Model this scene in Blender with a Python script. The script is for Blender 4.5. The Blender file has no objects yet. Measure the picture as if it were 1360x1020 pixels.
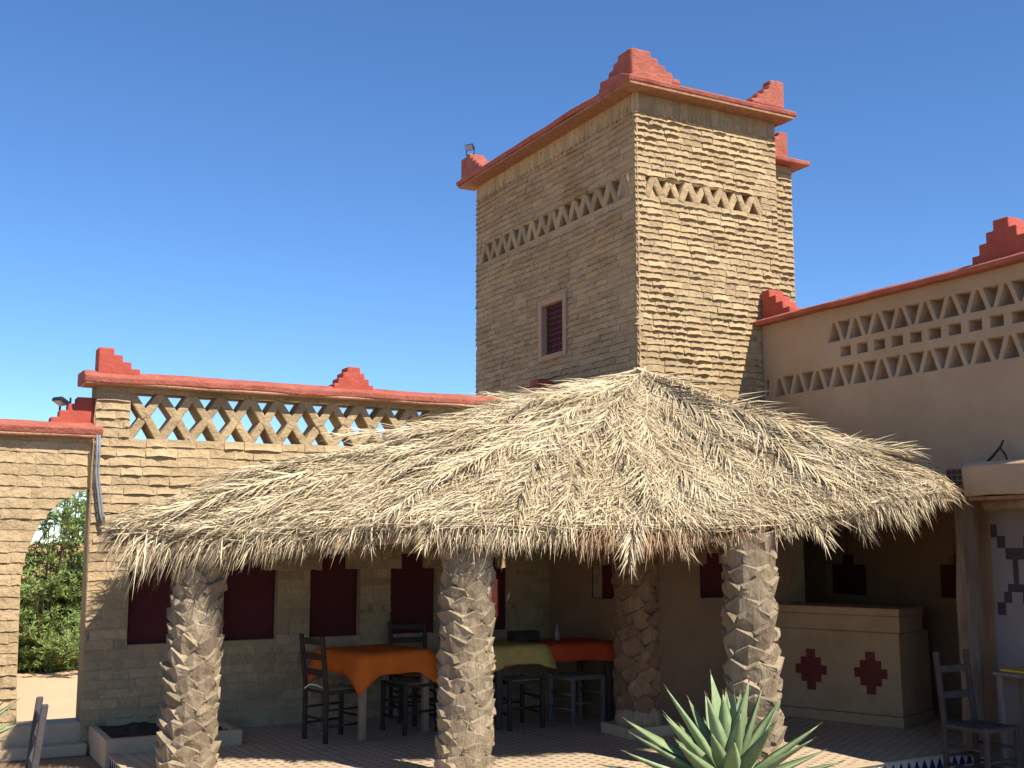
import bpy, bmesh, math, random
from mathutils import Vector, Matrix, noise
R = math.radians
random.seed(7)
S = bpy.context.scene
COL = S.collection

# ------------------------------------------------------------------ camera
cam = bpy.data.cameras.new('camera'); camo = bpy.data.objects.new('camera', cam)
COL.objects.link(camo)
camo.location = (0, 0, 1.75)
camo.rotation_euler = (R(90 + 7.815), 0, R(-28.26))
cam.sensor_width = 36; cam.lens = 40.5
cam.clip_start = 0.05; cam.clip_end = 5000
S.camera = camo
# ------------------------------------------------------------------ world, sun, exposure
SUN = Vector((0.28, -0.86, 1.0)).normalized()
w = bpy.data.worlds.new('World'); S.world = w; w.use_nodes = True
nt = w.node_tree; nt.nodes.clear()
sky = nt.nodes.new('ShaderNodeTexSky'); sky.sky_type = 'NISHITA'; sky.sun_disc = False
sky.sun_elevation = math.asin(SUN.z); sky.sun_rotation = math.atan2(SUN.x, SUN.y)
sky.altitude = 2200; sky.air_density = 1.0; sky.dust_density = 0.0; sky.ozone_density = 6.0
bg = nt.nodes.new('ShaderNodeBackground'); bg.inputs[1].default_value = 0.117
wo = nt.nodes.new('ShaderNodeOutputWorld')
hs = nt.nodes.new('ShaderNodeHueSaturation'); hs.inputs['Saturation'].default_value = 1.1; hs.inputs['Hue'].default_value = 0.501
nt.links.new(sky.outputs[0], hs.inputs['Color']); nt.links.new(hs.outputs[0], bg.inputs[0]); nt.links.new(bg.outputs[0], wo.inputs[0])
sl = bpy.data.lights.new('sun', 'SUN'); sl.energy = 5.0; sl.angle = R(0.53); sl.color = (1.0, 0.93, 0.815)
so = bpy.data.objects.new('sun', sl); COL.objects.link(so)
so.rotation_euler = SUN.to_track_quat('Z', 'Y').to_euler(); so.location = (3, -6, 12)
S.view_settings.view_transform = 'Standard'; S.view_settings.look = 'None'
S.view_settings.exposure = 0.72; S.view_settings.gamma = 1.0; S.view_settings.use_curve_mapping = False
S.render.engine = 'CYCLES'

# ------------------------------------------------------------------ materials
def mat(name, c1, c2=None, scale=4.0, rough=0.9, bump=0.0, bscale=40.0, c3=None, island=0.0, fine=0.0, spec=0.3,
        stretch=None, bdist=0.02, objrnd=0.0, coarse=0.0):
    m = bpy.data.materials.new(name); m.use_nodes = True
    t = m.node_tree; n = t.nodes; L = t.links
    b = n['Principled BSDF']; b.inputs['Roughness'].default_value = rough
    b.inputs['Specular IOR Level'].default_value = spec
    geo = n.new('ShaderNodeNewGeometry')
    src = geo.outputs['Position']
    if stretch:
        mp = n.new('ShaderNodeMapping'); mp.inputs['Scale'].default_value = stretch
        L.new(src, mp.inputs[0]); src = mp.outputs[0]
    c2 = c2 or tuple(x * 0.8 for x in c1)
    nz = n.new('ShaderNodeTexNoise'); nz.inputs['Scale'].default_value = scale; nz.inputs['Detail'].default_value = 6
    nz.inputs['Roughness'].default_value = 0.65
    L.new(src, nz.inputs['Vector'])
    rp = n.new('ShaderNodeValToRGB'); rp.color_ramp.elements[0].position = 0.32; rp.color_ramp.elements[1].position = 0.68
    rp.color_ramp.elements[0].color = (*c2, 1); rp.color_ramp.elements[1].color = (*c1, 1)
    if c3:
        e = rp.color_ramp.elements.new(0.80); e.color = (*c3, 1)
    L.new(nz.outputs['Fac'], rp.inputs[0])
    col = rp.outputs[0]
    def mul(col, facsock, lo, hi):
        mr = n.new('ShaderNodeMapRange'); mr.inputs[3].default_value = lo; mr.inputs[4].default_value = hi
        L.new(facsock, mr.inputs[0])
        vm = n.new('ShaderNodeVectorMath'); vm.operation = 'SCALE'
        L.new(col, vm.inputs[0]); L.new(mr.outputs[0], vm.inputs['Scale'])
        return vm.outputs[0]
    if fine:
        n2 = n.new('ShaderNodeTexNoise'); n2.inputs['Scale'].default_value = 60; n2.inputs['Detail'].default_value = 4
        L.new(src, n2.inputs['Vector'])
        col = mul(col, n2.outputs['Fac'], 1 - fine, 1 + fine)
    if island:
        col = mul(col, geo.outputs['Random Per Island'], 1 - island, 1 + island * 0.6)
    if objrnd:
        oi = n.new('ShaderNodeObjectInfo')
        col = mul(col, oi.outputs['Random'], 1 - objrnd, 1 + objrnd)
    L.new(col, b.inputs['Base Color'])
    if bump:
        n3 = n.new('ShaderNodeTexNoise'); n3.inputs['Scale'].default_value = bscale; n3.inputs['Detail'].default_value = 8
        n3.inputs['Roughness'].default_value = 0.7
        L.new(src, n3.inputs['Vector'])
        bp = n.new('ShaderNodeBump'); bp.inputs['Strength'].default_value = bump; bp.inputs['Distance'].default_value = bdist
        L.new(n3.outputs['Fac'], bp.inputs['Height']); L.new(bp.outputs[0], b.inputs['Normal'])
        if coarse:
            n4 = n.new('ShaderNodeTexNoise'); n4.inputs['Scale'].default_value = 11; n4.inputs['Detail'].default_value = 5
            L.new(src, n4.inputs['Vector'])
            b4 = n.new('ShaderNodeBump'); b4.inputs['Strength'].default_value = coarse; b4.inputs['Distance'].default_value = 0.06
            L.new(n4.outputs['Fac'], b4.inputs['Height']); L.new(b4.outputs[0], bp.inputs['Normal'])
    return m

M = {}
M['mud']     = mat('mud_brick', (0.495, 0.362, 0.205), (0.40, 0.285, 0.155), 3.0, 0.95, 0.9, 38, c3=(0.53, 0.405, 0.25), fine=0.24, island=0.17, objrnd=0.13, coarse=0.6)
M['mudcore'] = mat('mud_mortar', (0.46, 0.335, 0.185), (0.37, 0.265, 0.145), 5.0, 0.95, 0.9, 30, fine=0.2, coarse=0.6)
M['plaster'] = mat('tan_plaster', (0.44, 0.305, 0.19), (0.355, 0.235, 0.14), 1.3, 0.9, 0.4, 22, fine=0.09, coarse=0.12)
M['cream']   = mat('cream_plaster', (0.50, 0.385, 0.25), (0.41, 0.305, 0.19), 3, 0.9, 0.3, 25, fine=0.08)
M['shadeplaster']    = mat('shade_darkened_plaster', (0.27, 0.165, 0.088), (0.22, 0.13, 0.07), 2.5, 0.9, 0.2, 20, fine=0.06)  # plaster under the roofs, its brown darkened to carry the shade there
M['ochre']   = mat('ochre_plaster', (0.50, 0.33, 0.175), (0.39, 0.24, 0.12), 2.2, 0.85, 0.35, 20, fine=0.1, coarse=0.1)
M['greywall']= mat('lime_plaster', (0.25, 0.22, 0.205), (0.205, 0.175, 0.165), 2.5, 0.9, 0.25, 20, fine=0.05)
M['red']     = mat('red_paint', (0.41, 0.082, 0.05), (0.34, 0.06, 0.037), 6, 0.75, 0.35, 45, c3=(0.46, 0.16, 0.105), fine=0.16, coarse=0.2)
M['redfade'] = mat('faded_red_paint', (0.41, 0.13, 0.087), (0.30, 0.08, 0.053), 7, 0.85, 0.7, 45, c3=(0.50, 0.29, 0.20), fine=0.24, coarse=0.35)
M['chip']    = mat('chipped_render', (0.55, 0.38, 0.24), (0.48, 0.17, 0.11), 26, 0.9, 0.8, 40, fine=0.2)
M['maroon']  = mat('maroon_paint', (0.085, 0.009, 0.011), (0.065, 0.007, 0.008), 3, 0.7, 0.15, 20, fine=0.06)
M['maroonw'] = mat('maroon_wood', (0.13, 0.035, 0.035), (0.07, 0.02, 0.02), 12, 0.6, 0.3, 60)
M['soffit']  = mat('reed_soffit', (0.40, 0.21, 0.13), (0.24, 0.12, 0.07), 14, 0.9, 0.6, 40)
M['trunk']   = mat('palm_bark', (0.40, 0.315, 0.21), (0.23, 0.17, 0.105), 9, 0.95, 1.0, 26, c3=(0.48, 0.39, 0.27), fine=0.25, objrnd=0.2, stretch=(1, 1, 0.22), bdist=0.03)
M['trunkfib'] = mat('palm_fibre', (0.42, 0.32, 0.2), (0.22, 0.15, 0.09), 9, 0.9, 0, island=0.45)
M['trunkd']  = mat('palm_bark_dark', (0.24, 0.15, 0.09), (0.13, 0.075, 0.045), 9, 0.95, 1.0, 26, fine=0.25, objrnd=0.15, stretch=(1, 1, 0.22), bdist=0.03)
M['straw']   = mat('dry_palm_leaf', (0.61, 0.50, 0.32), (0.46, 0.355, 0.205), 1.7, 0.72, 0, c3=(0.68, 0.58, 0.39), island=0.48, objrnd=0.14, spec=0.35)
M['strawg']  = mat('weathered_palm_leaf', (0.36, 0.27, 0.16), (0.26, 0.185, 0.105), 4, 0.8, 0, island=0.4)
M['strawb']  = mat('brown_palm_leaf', (0.36, 0.21, 0.11), (0.24, 0.13, 0.065), 5, 0.75, 0, island=0.4)
M['strawbed']= mat('thatch_bed', (0.20, 0.145, 0.08), (0.11, 0.075, 0.04), 14, 0.95, 1.0, 55, fine=0.3)
M['wood']    = mat('weathered_wood', (0.36, 0.26, 0.17), (0.24, 0.165, 0.10), 7, 0.85, 0.6, 30, stretch=(1, 1, 0.2), fine=0.15)
M['greywood']= mat('grey_wood', (0.22, 0.185, 0.16), (0.13, 0.105, 0.09), 8, 0.85, 0.6, 30, stretch=(1, 1, 0.15), fine=0.15)
M['postwood']= mat('hewn_post_wood', (0.25, 0.185, 0.13), (0.12, 0.085, 0.06), 10, 0.9, 0.9, 34, stretch=(1, 1, 0.12), fine=0.25)
M['darkwood']= mat('dark_wood', (0.045, 0.028, 0.022), (0.025, 0.016, 0.013), 9, 0.55, 0.3, 40)
M['chairwood'] = mat('slate_painted_wood', (0.085, 0.075, 0.075), (0.05, 0.043, 0.043), 8, 0.7, 0.4, 30)
M['chairgrey'] = mat('worn_chair_wood', (0.075, 0.06, 0.052), (0.045, 0.035, 0.03), 8, 0.75, 0.4, 30)
M['rush']    = mat('rush_seat', (0.42, 0.32, 0.17), (0.30, 0.22, 0.11), 30, 0.9, 0.6, 60)
M['orange']  = mat('orange_cloth', (0.72, 0.17, 0.02), (0.60, 0.125, 0.013), 9, 0.8, 0.25, 70, fine=0.08)
M['redcloth']= mat('red_orange_cloth', (0.55, 0.07, 0.018), (0.46, 0.05, 0.012), 9, 0.8, 0.25, 70, fine=0.08)
M['olive']   = mat('mustard_cloth', (0.42, 0.32, 0.10), (0.33, 0.25, 0.07), 12, 0.85, 0.25, 70, fine=0.1)
M['yellow']  = mat('yellow_cloth', (0.62, 0.38, 0.06), (0.5, 0.29, 0.04), 9, 0.8, 0.2, 60)
M['soil']    = mat('soil', (0.10, 0.07, 0.045), (0.05, 0.035, 0.022), 16, 1.0, 1.0, 30)
M['sand']    = mat('sand', (0.64, 0.43, 0.255), (0.58, 0.38, 0.215), 0.8, 0.95, 0.3, 12, fine=0.06)
M['court']   = mat('courtyard_earth', (0.24, 0.16, 0.092), (0.20, 0.13, 0.075), 1.2, 0.95, 0.5, 16, fine=0.1)
M['dune']    = mat('orange_sand', (0.66, 0.33, 0.15), (0.60, 0.29, 0.125), 0.05, 0.95, 0)
M['cable']   = mat('grey_cable', (0.22, 0.23, 0.25), None, 10, 0.5)
M['black']   = mat('black_metal', (0.02, 0.021, 0.023), None, 10, 0.45)
M['glass']   = mat('lamp_glass', (0.30, 0.34, 0.38), None, 10, 0.15, spec=0.6)
M['bluetile']= mat('blue_glazed_tile', (0.02, 0.025, 0.10), (0.015, 0.02, 0.06), 20, 0.25, spec=0.5)
M['whitetile']= mat('white_glazed_tile', (0.62, 0.55, 0.43), (0.52, 0.45, 0.34), 20, 0.4, fine=0.1)
M['agave']   = mat('agave_leaf', (0.25, 0.315, 0.15), (0.17, 0.235, 0.105), 9, 0.55, 0.15, 60, island=0.1, objrnd=0.22, fine=0.1, spec=0.4)
M['spine']   = mat('agave_spine', (0.16, 0.10, 0.06), None, 10, 0.6)
M['tama']    = mat('tamarisk_leaf', (0.25, 0.33, 0.10), (0.16, 0.23, 0.06), 2.2, 0.7, 0, c3=(0.33, 0.40, 0.14), island=0.35)
M['bark']    = mat('bark', (0.14, 0.09, 0.06), (0.08, 0.05, 0.035), 10, 0.9, 0.5, 30)
M['motif']   = mat('dark_paint', (0.06, 0.045, 0.045), (0.05, 0.035, 0.035), 8, 0.85)
M['motifred']= mat('oxblood_paint', (0.17, 0.032, 0.022), (0.13, 0.022, 0.016), 8, 0.8, 0.15, 30)
M['cinder']  = mat('clay_block', (0.30, 0.17, 0.11), (0.2, 0.11, 0.07), 12, 0.9, 0.5, 30)
M['clearg']  = mat('bottle_glass', (0.30, 0.30, 0.27), None, 10, 0.1, spec=0.7)
M['white']   = mat('white_cord', (0.7, 0.66, 0.6), None, 10, 0.7)

def tile_floor_mat():
    m = bpy.data.materials.new('mosaic_tile_floor'); m.use_nodes = True
    t = m.node_tree; n = t.nodes; L = t.links; b = n['Principled BSDF']
    b.inputs['Roughness'].default_value = 0.55
    geo = n.new('ShaderNodeNewGeometry')
    mp = n.new('ShaderNodeMapping'); mp.inputs['Rotation'].default_value = (0, 0, R(28)); mp.inputs['Scale'].default_value = (1, 1, 1)
    L.new(geo.outputs['Position'], mp.inputs[0])
    bk = n.new('ShaderNodeTexBrick'); bk.offset = 0.5; bk.squash = 1
    bk.inputs['Scale'].default_value = 1.0; bk.inputs['Brick Width'].default_value = 0.105; bk.inputs['Row Height'].default_value = 0.085
    bk.inputs['Mortar Size'].default_value = 0.004; bk.inputs['Mortar Smooth'].default_value = 0.1
    bk.inputs['Color1'].default_value = (0.60, 0.47, 0.32, 1); bk.inputs['Color2'].default_value = (0.54, 0.41, 0.27, 1)
    bk.inputs['Mortar'].default_value = (0.40, 0.30, 0.20, 1)
    L.new(mp.outputs[0], bk.inputs['Vector'])
    # small dark inlay squares at the staggered corners
    sp = n.new('ShaderNodeSeparateXYZ'); L.new(mp.outputs[0], sp.inputs[0])
    def math_(op, a, bb):
        k = n.new('ShaderNodeMath'); k.operation = op
        for i, v in enumerate((a, bb)):
            if v is None: continue
            if isinstance(v, (int, float)): k.inputs[i].default_value = v
            else: L.new(v, k.inputs[i])
        return k.outputs[0]
    row = math_('FLOOR', math_('DIVIDE', sp.outputs[1], 0.085), None)
    par = math_('MODULO', math_('ABSOLUTE', row, None), 2.0)
    xs = math_('ADD', math_('DIVIDE', sp.outputs[0], 0.105), math_('MULTIPLY', par, 0.5))
    fx = math_('ABSOLUTE', math_('SUBTRACT', math_('FRACT', xs, None), 0.5), None)
    fy = math_('ABSOLUTE', math_('SUBTRACT', math_('FRACT', math_('DIVIDE', sp.outputs[1], 0.085), None), 0.5), None)
    inx = math_('LESS_THAN', fx, 0.22); iny = math_('LESS_THAN', fy, 0.15)
    dk = math_('MULTIPLY', inx, iny)
    nz = n.new('ShaderNodeTexNoise'); nz.inputs['Scale'].default_value = 2.5; nz.inputs['Detail'].default_value = 5
    L.new(geo.outputs['Position'], nz.inputs['Vector'])
    mr = n.new('ShaderNodeMapRange'); mr.inputs[3].default_value = 0.82; mr.inputs[4].default_value = 1.12
    L.new(nz.outputs['Fac'], mr.inputs[0])
    mx = n.new('ShaderNodeMix'); mx.data_type = 'RGBA'
    L.new(dk, mx.inputs[0]); L.new(bk.outputs['Color'], mx.inputs[6]); mx.inputs[7].default_value = (0.22, 0.15, 0.095, 1)
    vm = n.new('ShaderNodeVectorMath'); vm.operation = 'SCALE'
    L.new(mx.outputs[2], vm.inputs[0]); L.new(mr.outputs[0], vm.inputs['Scale'])
    L.new(vm.outputs[0], b.inputs['Base Color'])
    bp = n.new('ShaderNodeBump'); bp.inputs['Strength'].default_value = 0.25; bp.inputs['Distance'].default_value = 0.003
    bp.invert = True
    L.new(bk.outputs['Fac'], bp.inputs['Height']); L.new(bp.outputs[0], b.inputs['Normal'])
    return m
M['floor'] = tile_floor_mat()

# ------------------------------------------------------------------ helpers
def tag(o, label=None, cat=None, group=None, kind=None):
    if label: o['label'] = label
    if cat: o['category'] = cat
    if group: o['group'] = group
    if kind: o['kind'] = kind
    return o
def link(name, me, m, parent=None, mx=None, smooth=False):
    o = bpy.data.objects.new(name, me); COL.objects.link(o)
    if m is not None and not me.materials: me.materials.append(M[m] if isinstance(m, str) else m)
    if smooth:
        me.polygons.foreach_set('use_smooth', [True] * len(me.polygons))
    if parent: o.parent = parent
    if mx is not None: o.matrix_local = mx
    return o
def thing(name, label, cat, loc=(0, 0, 0), rotz=0, group=None, kind=None):
    o = bpy.data.objects.new(name, None); COL.objects.link(o); o.empty_display_size = 0.2
    o.matrix_local = Matrix.Translation(loc) @ Matrix.Rotation(rotz, 4, 'Z')
    return tag(o, label, cat, group, kind)
class MB:
    def __init__(s): s.v = []; s.f = []
    def add(s, vs, fs, mx=None):
        k = len(s.v)
        s.v += [tuple(mx @ Vector(v)) for v in vs] if mx is not None else [tuple(v) for v in vs]
        s.f += [tuple(i + k for i in f) for f in fs]
    def box(s, x0, x1, y0, y1, z0, z1, mx=None):
        s.add([(x0,y0,z0),(x1,y0,z0),(x1,y1,z0),(x0,y1,z0),(x0,y0,z1),(x1,y0,z1),(x1,y1,z1),(x0,y1,z1)],
              [(0,3,2,1),(4,5,6,7),(0,1,5,4),(1,2,6,5),(2,3,7,6),(3,0,4,7)], mx)
    def tube(s, pts, rads, n=8, cap=True):
        pts = [Vector(p) for p in pts]; k = len(s.v); m = len(pts)
        if isinstance(rads, (int, float)): rads = [rads] * m
        ref = None
        for i, p in enumerate(pts):
            d = (pts[min(i+1, m-1)] - pts[max(i-1, 0)]).normalized()
            if ref is None:
                ref = Vector((0,0,1)) if abs(d.z) < 0.9 else Vector((1,0,0))
            a = d.cross(ref)
            if a.length < 1e-6: a = d.orthogonal()
            a.normalize(); b = d.cross(a).normalized(); ref = a.cross(d)
            for j in range(n):
                t = 2*math.pi*j/n
                s.v.append(tuple(p + (a*math.cos(t) + b*math.sin(t)) * rads[i]))
        for i in range(m-1):
            for j in range(n):
                s.f.append((k+i*n+j, k+i*n+(j+1)%n, k+(i+1)*n+(j+1)%n, k+(i+1)*n+j))
        if cap:
            s.f.append(tuple(k+j for j in range(n))[::-1]); s.f.append(tuple(k+(m-1)*n+j for j in range(n)))
    def prism(s, poly, y0, y1, mx=None):      # polygon in (x,z) extruded along y (convex or simple)
        n = len(poly)
        vs = [(x, y0, z) for x, z in poly] + [(x, y1, z) for x, z in poly]
        fs = [tuple(range(n)), tuple(range(2*n-1, n-1, -1))] + [(i, i+n, (i+1)%n+n, (i+1)%n) for i in range(n)]
        s.add(vs, fs, mx)
    def mesh(s, name='m', fix=True):
        me = bpy.data.meshes.new(name); me.from_pydata(s.v, [], s.f); me.update()
        if fix:
            bm = bmesh.new(); bm.from_mesh(me); bmesh.ops.recalc_face_normals(bm, faces=bm.faces); bm.to_mesh(me); bm.free()
        return me
    def build(s, name, m, parent=None, mx=None, smooth=False, fix=True):
        return link(name, s.mesh(name, fix), m, parent, mx, smooth)
def bevel(o, wd=0.008, seg=2, ang=35):
    b = o.modifiers.new('bevel', 'BEVEL'); b.width = wd; b.segments = seg; b.limit_method = 'ANGLE'; b.angle_limit = R(ang)
    return o
def nz3(x, y=0.0, z=0.0): return noise.noise(Vector((x, y, z)))

def poly_mesh(outer, holes, thick, bev=0.0):
    """flat panel in local x,z (front at y=0, back at y=thick) with real holes through it"""
    cu = bpy.data.curves.new('tmp', 'CURVE'); cu.dimensions = '2D'; cu.fill_mode = 'BOTH'; cu.extrude = thick / 2
    if bev: cu.bevel_depth = bev; cu.bevel_resolution = 1; cu.extrude = thick/2 - bev; cu.offset = -bev
    for lp in [outer] + list(holes):
        sp = cu.splines.new('POLY'); sp.points.add(len(lp) - 1)
        for i, (x, z) in enumerate(lp): sp.points[i].co = (x, z, 0, 1)
        sp.use_cyclic_u = True
    ob = bpy.data.objects.new('tmp', cu); COL.objects.link(ob)
    dg = bpy.context.evaluated_depsgraph_get(); dg.update()
    me = bpy.data.meshes.new_from_object(ob.evaluated_get(dg))
    bpy.data.objects.remove(ob); bpy.data.curves.remove(cu)
    me.materials.clear()
    me.transform(Matrix.Translation((0, thick/2, 0)) @ Matrix.Rotation(R(90), 4, 'X'))
    bm = bmesh.new(); bm.from_mesh(me); bmesh.ops.remove_doubles(bm, verts=bm.verts, dist=0.0005)
    bmesh.ops.recalc_face_normals(bm, faces=bm.faces); bm.to_mesh(me); bm.free()
    return me
ROTL = Matrix.Rotation(R(-90), 4, 'Z')       # a face that looks towards -X

# ------------------------------------------------------------------ mud bricks
def brick_variant(seed, lip, rough, gap, arch, ends, nu=6, nv=4):
    rd = random.Random(seed); mb = MB()
    vs = []; idx = {}
    g0 = rd.uniform(0, gap); g1 = rd.uniform(0, gap)
    for j in range(nv):
        for i in range(nu):
            u = i/(nu-1); v = j/(nv-1)
            edge_u = i in (0, nu-1)
            x = u + (rd.uniform(-0.02, 0.02) if not edge_u else (0.008 + g0*0.12 if i == 0 else -0.008 - g1*0.12))
            z = v
            if j == 0: z = 0.01 + arch*math.sin(math.pi*min(1, max(0, u + rd.uniform(-.1,.1)))) + rd.uniform(0.0, gap)
            elif j == nv-1: z = 1.04 - rd.uniform(0, gap)*0.6
            d = 0.003 + lip * (1 - v) ** 1.5 * rd.uniform(0.7, 1.3) + rd.uniform(-rough, rough)
            if edge_u: d *= ends
            if j == nv-1: d = d*0.4
            idx[(i, j)] = len(vs); vs.append((x, -d, z))
    fs = []
    for j in range(nv-1):
        for i in range(nu-1):
            fs.append((idx[i,j], idx[i+1,j], idx[i+1,j+1], idx[i,j+1]))
    ring = [(i,0) for i in range(nu)] + [(nu-1,j) for j in range(1,nv)] + [(i,nv-1) for i in range(nu-2,-1,-1)] + [(0,j) for j in range(nv-2,0,-1)]
    k = len(vs)
    n = len(ring)
    for q in ring: vs.append(vs[idx[q]])             # own copies, so the edge stays crisp
    for q in ring:
        x, y, z = vs[idx[q]]; vs.append((x, 0.03, z))
    for a in range(n):
        b2 = (a+1) % n
        fs.append((k+b2, k+a, k+n+a, k+n+b2))
    mb.add(vs, fs)
    return mb
STY = {'wall': (0.016, 0.0045, 0.06, 0.14, 0.7), 'arch': (0.011, 0.005, 0.07, 0.08, 0.5), 'tower': (0.0195, 0.005, 0.09, 0.15, 0.6), 'side': (0.017, 0.004, 0.05, 0.10, 0.7), 'soldier': (0.016, 0.010, 0.08, 0.10, 0.3)}
VAR = {}
def variants(key, lip, rough, n=10):
    if key not in VAR:
        L = []
        for i in range(n):
            mb = brick_variant(sum(map(ord, key)) + i * 13 + len(key), *STY[key])
            me = mb.mesh('brick_' + key, False); me.polygons.foreach_set('use_smooth', [i2 < 15 for i2 in range(len(me.polygons))]); me.materials.append(M['mud'])
            L.append((mb, me))
        VAR[key] = L
    return VAR[key]
def lay_courses(z0, z1, course, blen, spans, rd, sag=0.0):
    out = []; z = z0; k = 0
    while z < z1 - 0.02:
        h = course * rd.uniform(0.92, 1.08)
        if z + h > z1 - 0.02: h = z1 - z
        for (a, b) in spans(z + h/2):
            x = a - (rd.uniform(0.2, 0.8) * blen if k % 2 else rd.uniform(0, 0.3) * blen)
            while x < b - 0.01:
                l = blen * rd.uniform(0.65, 1.35)
                x0 = max(x, a); x1 = min(x + l, b)
                if b - x1 < 0.05: x1 = b
                if x1 - x0 > 0.03: out.append((x0, x1, z, h))
                x = x + l if x1 < b else b
        z += h; k += 1
    return out
def place_bricks(parent, mx, bricks, key, lip, rough, rd, nobj=300, score=None, wave=0.0, out=0.0):
    V = variants(key, lip, rough)
    if score: bricks = sorted(bricks, key=score, reverse=True)
    st = MB()
    for i, (x0, x1, z, h) in enumerate(bricks):
        mbv, me = V[rd.randrange(len(V))]
        wz = wave * nz3(x0 * 0.6, z * 0.35, 3.3) + wave * 0.12 * nz3(x0 * 2.6, z * 0.8, 6.3) + rd.uniform(-0.002, 0.002)
        d = rd.uniform(-0.003, 0.001) + 0.002 * nz3(x0*1.3, z*1.3, 9.1) - out
        loc = Matrix.Translation((x0, d, z + wz)) @ Matrix.Rotation(rd.uniform(-0.012, 0.012), 4, 'Y') @ Matrix.Diagonal((x1-x0, (rd.uniform(0.6, 1.2) if key == 'soldier' else max(0.3, 0.9 + 0.9*nz3(x0*1.9+20, z*1.9, 2.2) + 0.7*nz3(x0*6, z*9, 7.7)) * rd.uniform(0.75, 1.25)), h, 1))
        if i < nobj: link('brick', me, None, parent, mx @ loc)
        else: st.add(mbv.v, mbv.f, mx @ loc)
    if st.v:
        o = st.build('brickwork', 'mud', parent, fix=False); o['kind'] = 'stuff'
        o.data.polygons.foreach_set('use_smooth', [len(V[0][0].f) > 0 and (i2 % len(V[0][0].f)) < 15 for i2 in range(len(o.data.polygons))])

def cut_spans(a, b, rects, inner=0.0):
    """u-intervals of [a,b] left free by rects (u0,u1,z0,z1) at height z"""
    def f(z):
        iv = [(a, b)]
        for (u0, u1, z0, z1) in rects:
            if z0 - 0.001 < z < z1 + 0.001:
                nv = []
                for p, q in iv:
                    if u1 <= p or u0 >= q: nv.append((p, q)); continue
                    if u0 - p > 0.03: nv.append((p, u0))
                    if q - u1 > 0.03: nv.append((u1, q))
                iv = nv
        return iv
    return f

def coping(parent, name, m, length, prof, mx, step=0.22, jit=0.008, seed=1, ends=True):
    """a run of coping: profile (y,z) swept along local x with small unevenness"""
    n = max(2, int(length / step) + 1); mb = MB(); k = len(prof)
    for i in range(n):
        x = length * i / (n - 1)
        for j, (y, z) in enumerate(prof):
            mb.v.append((x + 0.0, y + jit * nz3(x*2.2, j*5.1, seed), z + jit * 1.3 * nz3(x*1.6 + 9, (j//2)*3.1, seed + 4)))
    for i in range(n-1):
        for j in range(k):
            mb.f.append((i*k+j, i*k+(j+1)%k, (i+1)*k+(j+1)%k, (i+1)*k+j))
    mb.f.append(tuple(range(k))); mb.f.append(tuple((n-1)*k+j for j in range(k))[::-1])
    return bevel(mb.build(name, m, parent, mx), 0.012, 2, 25)

def steps_poly(wd, ht, n, top, mode='both'):
    """stepped merlon outline standing on z=0; mode 'both' is symmetric, 'right' has its upright side at x=0"""
    pts = []
    run = (wd - top) / (2 if mode == 'both' else 1) / n
    if mode == 'both':
        pts = [(-wd/2, 0)]
        for i in range(n):
            x = -wd/2 + run*i; z1 = ht*(i+1)/(n+1)
            pts += [(x, z1), (x+run, z1)]
        pts += [(-top/2, ht), (top/2, ht)]
        for i in range(n-1, -1, -1):
            x = wd/2 - run*i; z1 = ht*(i+1)/(n+1)
            pts += [(x-run, z1), (x, z1)]
        pts += [(wd/2, 0)]
    else:
        pts = [(0, 0), (0, ht), (top, ht)]
        for i in range(n-1, -1, -1):
            x = wd - run*i; z1 = ht*(i+1)/(n+1)
            pts += [(x-run, z1), (x, z1)]
        pts += [(wd, 0)]
    out = []
    for p in pts:
        if not out or (abs(out[-1][0]-p[0]) + abs(out[-1][1]-p[1])) > 1e-5: out.append(p)
    return out
def merlon(parent, mx, poly, thick=0.15, m='red', bw=0.014):
    return bevel(link('merlon', poly_mesh(poly, [], thick), m, parent, mx), bw, 3, 30)
T = Matrix.Translation

# ================================================================== SETTING
# courtyard, sand, dune
mb = MB(); mb.add([(-90,-90,-0.12),(120,-90,-0.12),(120,11.45,-0.12),(-90,11.45,-0.12)], [(0,1,2,3)])
tag(mb.build('courtyard_ground', 'court'), 'packed earth floor of the courtyard', None, None, 'structure')
mb = MB()
xs = [-400,-200,-90,-40,-20,-10] + [-5 + i*0.8 for i in range(20)] + [14,20,30,60,120,250,450]
ys = [11.42, 11.8] + [12.2 + i*0.6 for i in range(20)] + [26,32,40,52,70,100,160,300,700]
for y in ys:
    for x in xs:
        z = -0.32 + (0.05 * nz3(x*0.5, y*0.5, 2) + 0.02*nz3(x*2, y*2, 5)) * min(1, max(0, (y-11.7)))
        if y > 60: z = 0.0
        mb.v.append((x, y, z))
nx = len(xs)
for j in range(len(ys)-1):
    for i in range(nx-1): mb.f.append((j*nx+i, j*nx+i+1, (j+1)*nx+i+1, (j+1)*nx+i))
tag(mb.build('desert_sand', 'sand', smooth=True), 'pale sand beyond the archway', None, None, 'structure')
mb = MB(); n = 36
for j in range(n):
    for i in range(n):
        x = -60 + 160*i/(n-1); y = 58 + 200*j/(n-1)
        t = max(0, min(1, (y-58)/70)); t = t*t*(3-2*t)
        e = math.sin(math.pi*min(1, max(0, i/(n-1))))**0.5 * (1 if y < 150 else max(0, 1-(y-150)/108))
        mb.v.append((x, y, -0.1 + t*e*(1.9 + 0.5*nz3(x*0.03, y*0.03, 1))))
for j in range(n-1):
    for i in range(n-1): mb.f.append((j*n+i, j*n+i+1, (j+1)*n+i+1, (j+1)*n+i))
tag(mb.build('dune', 'dune', smooth=True), 'low orange dune seen past the shrub', None, None, 'structure')

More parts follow.
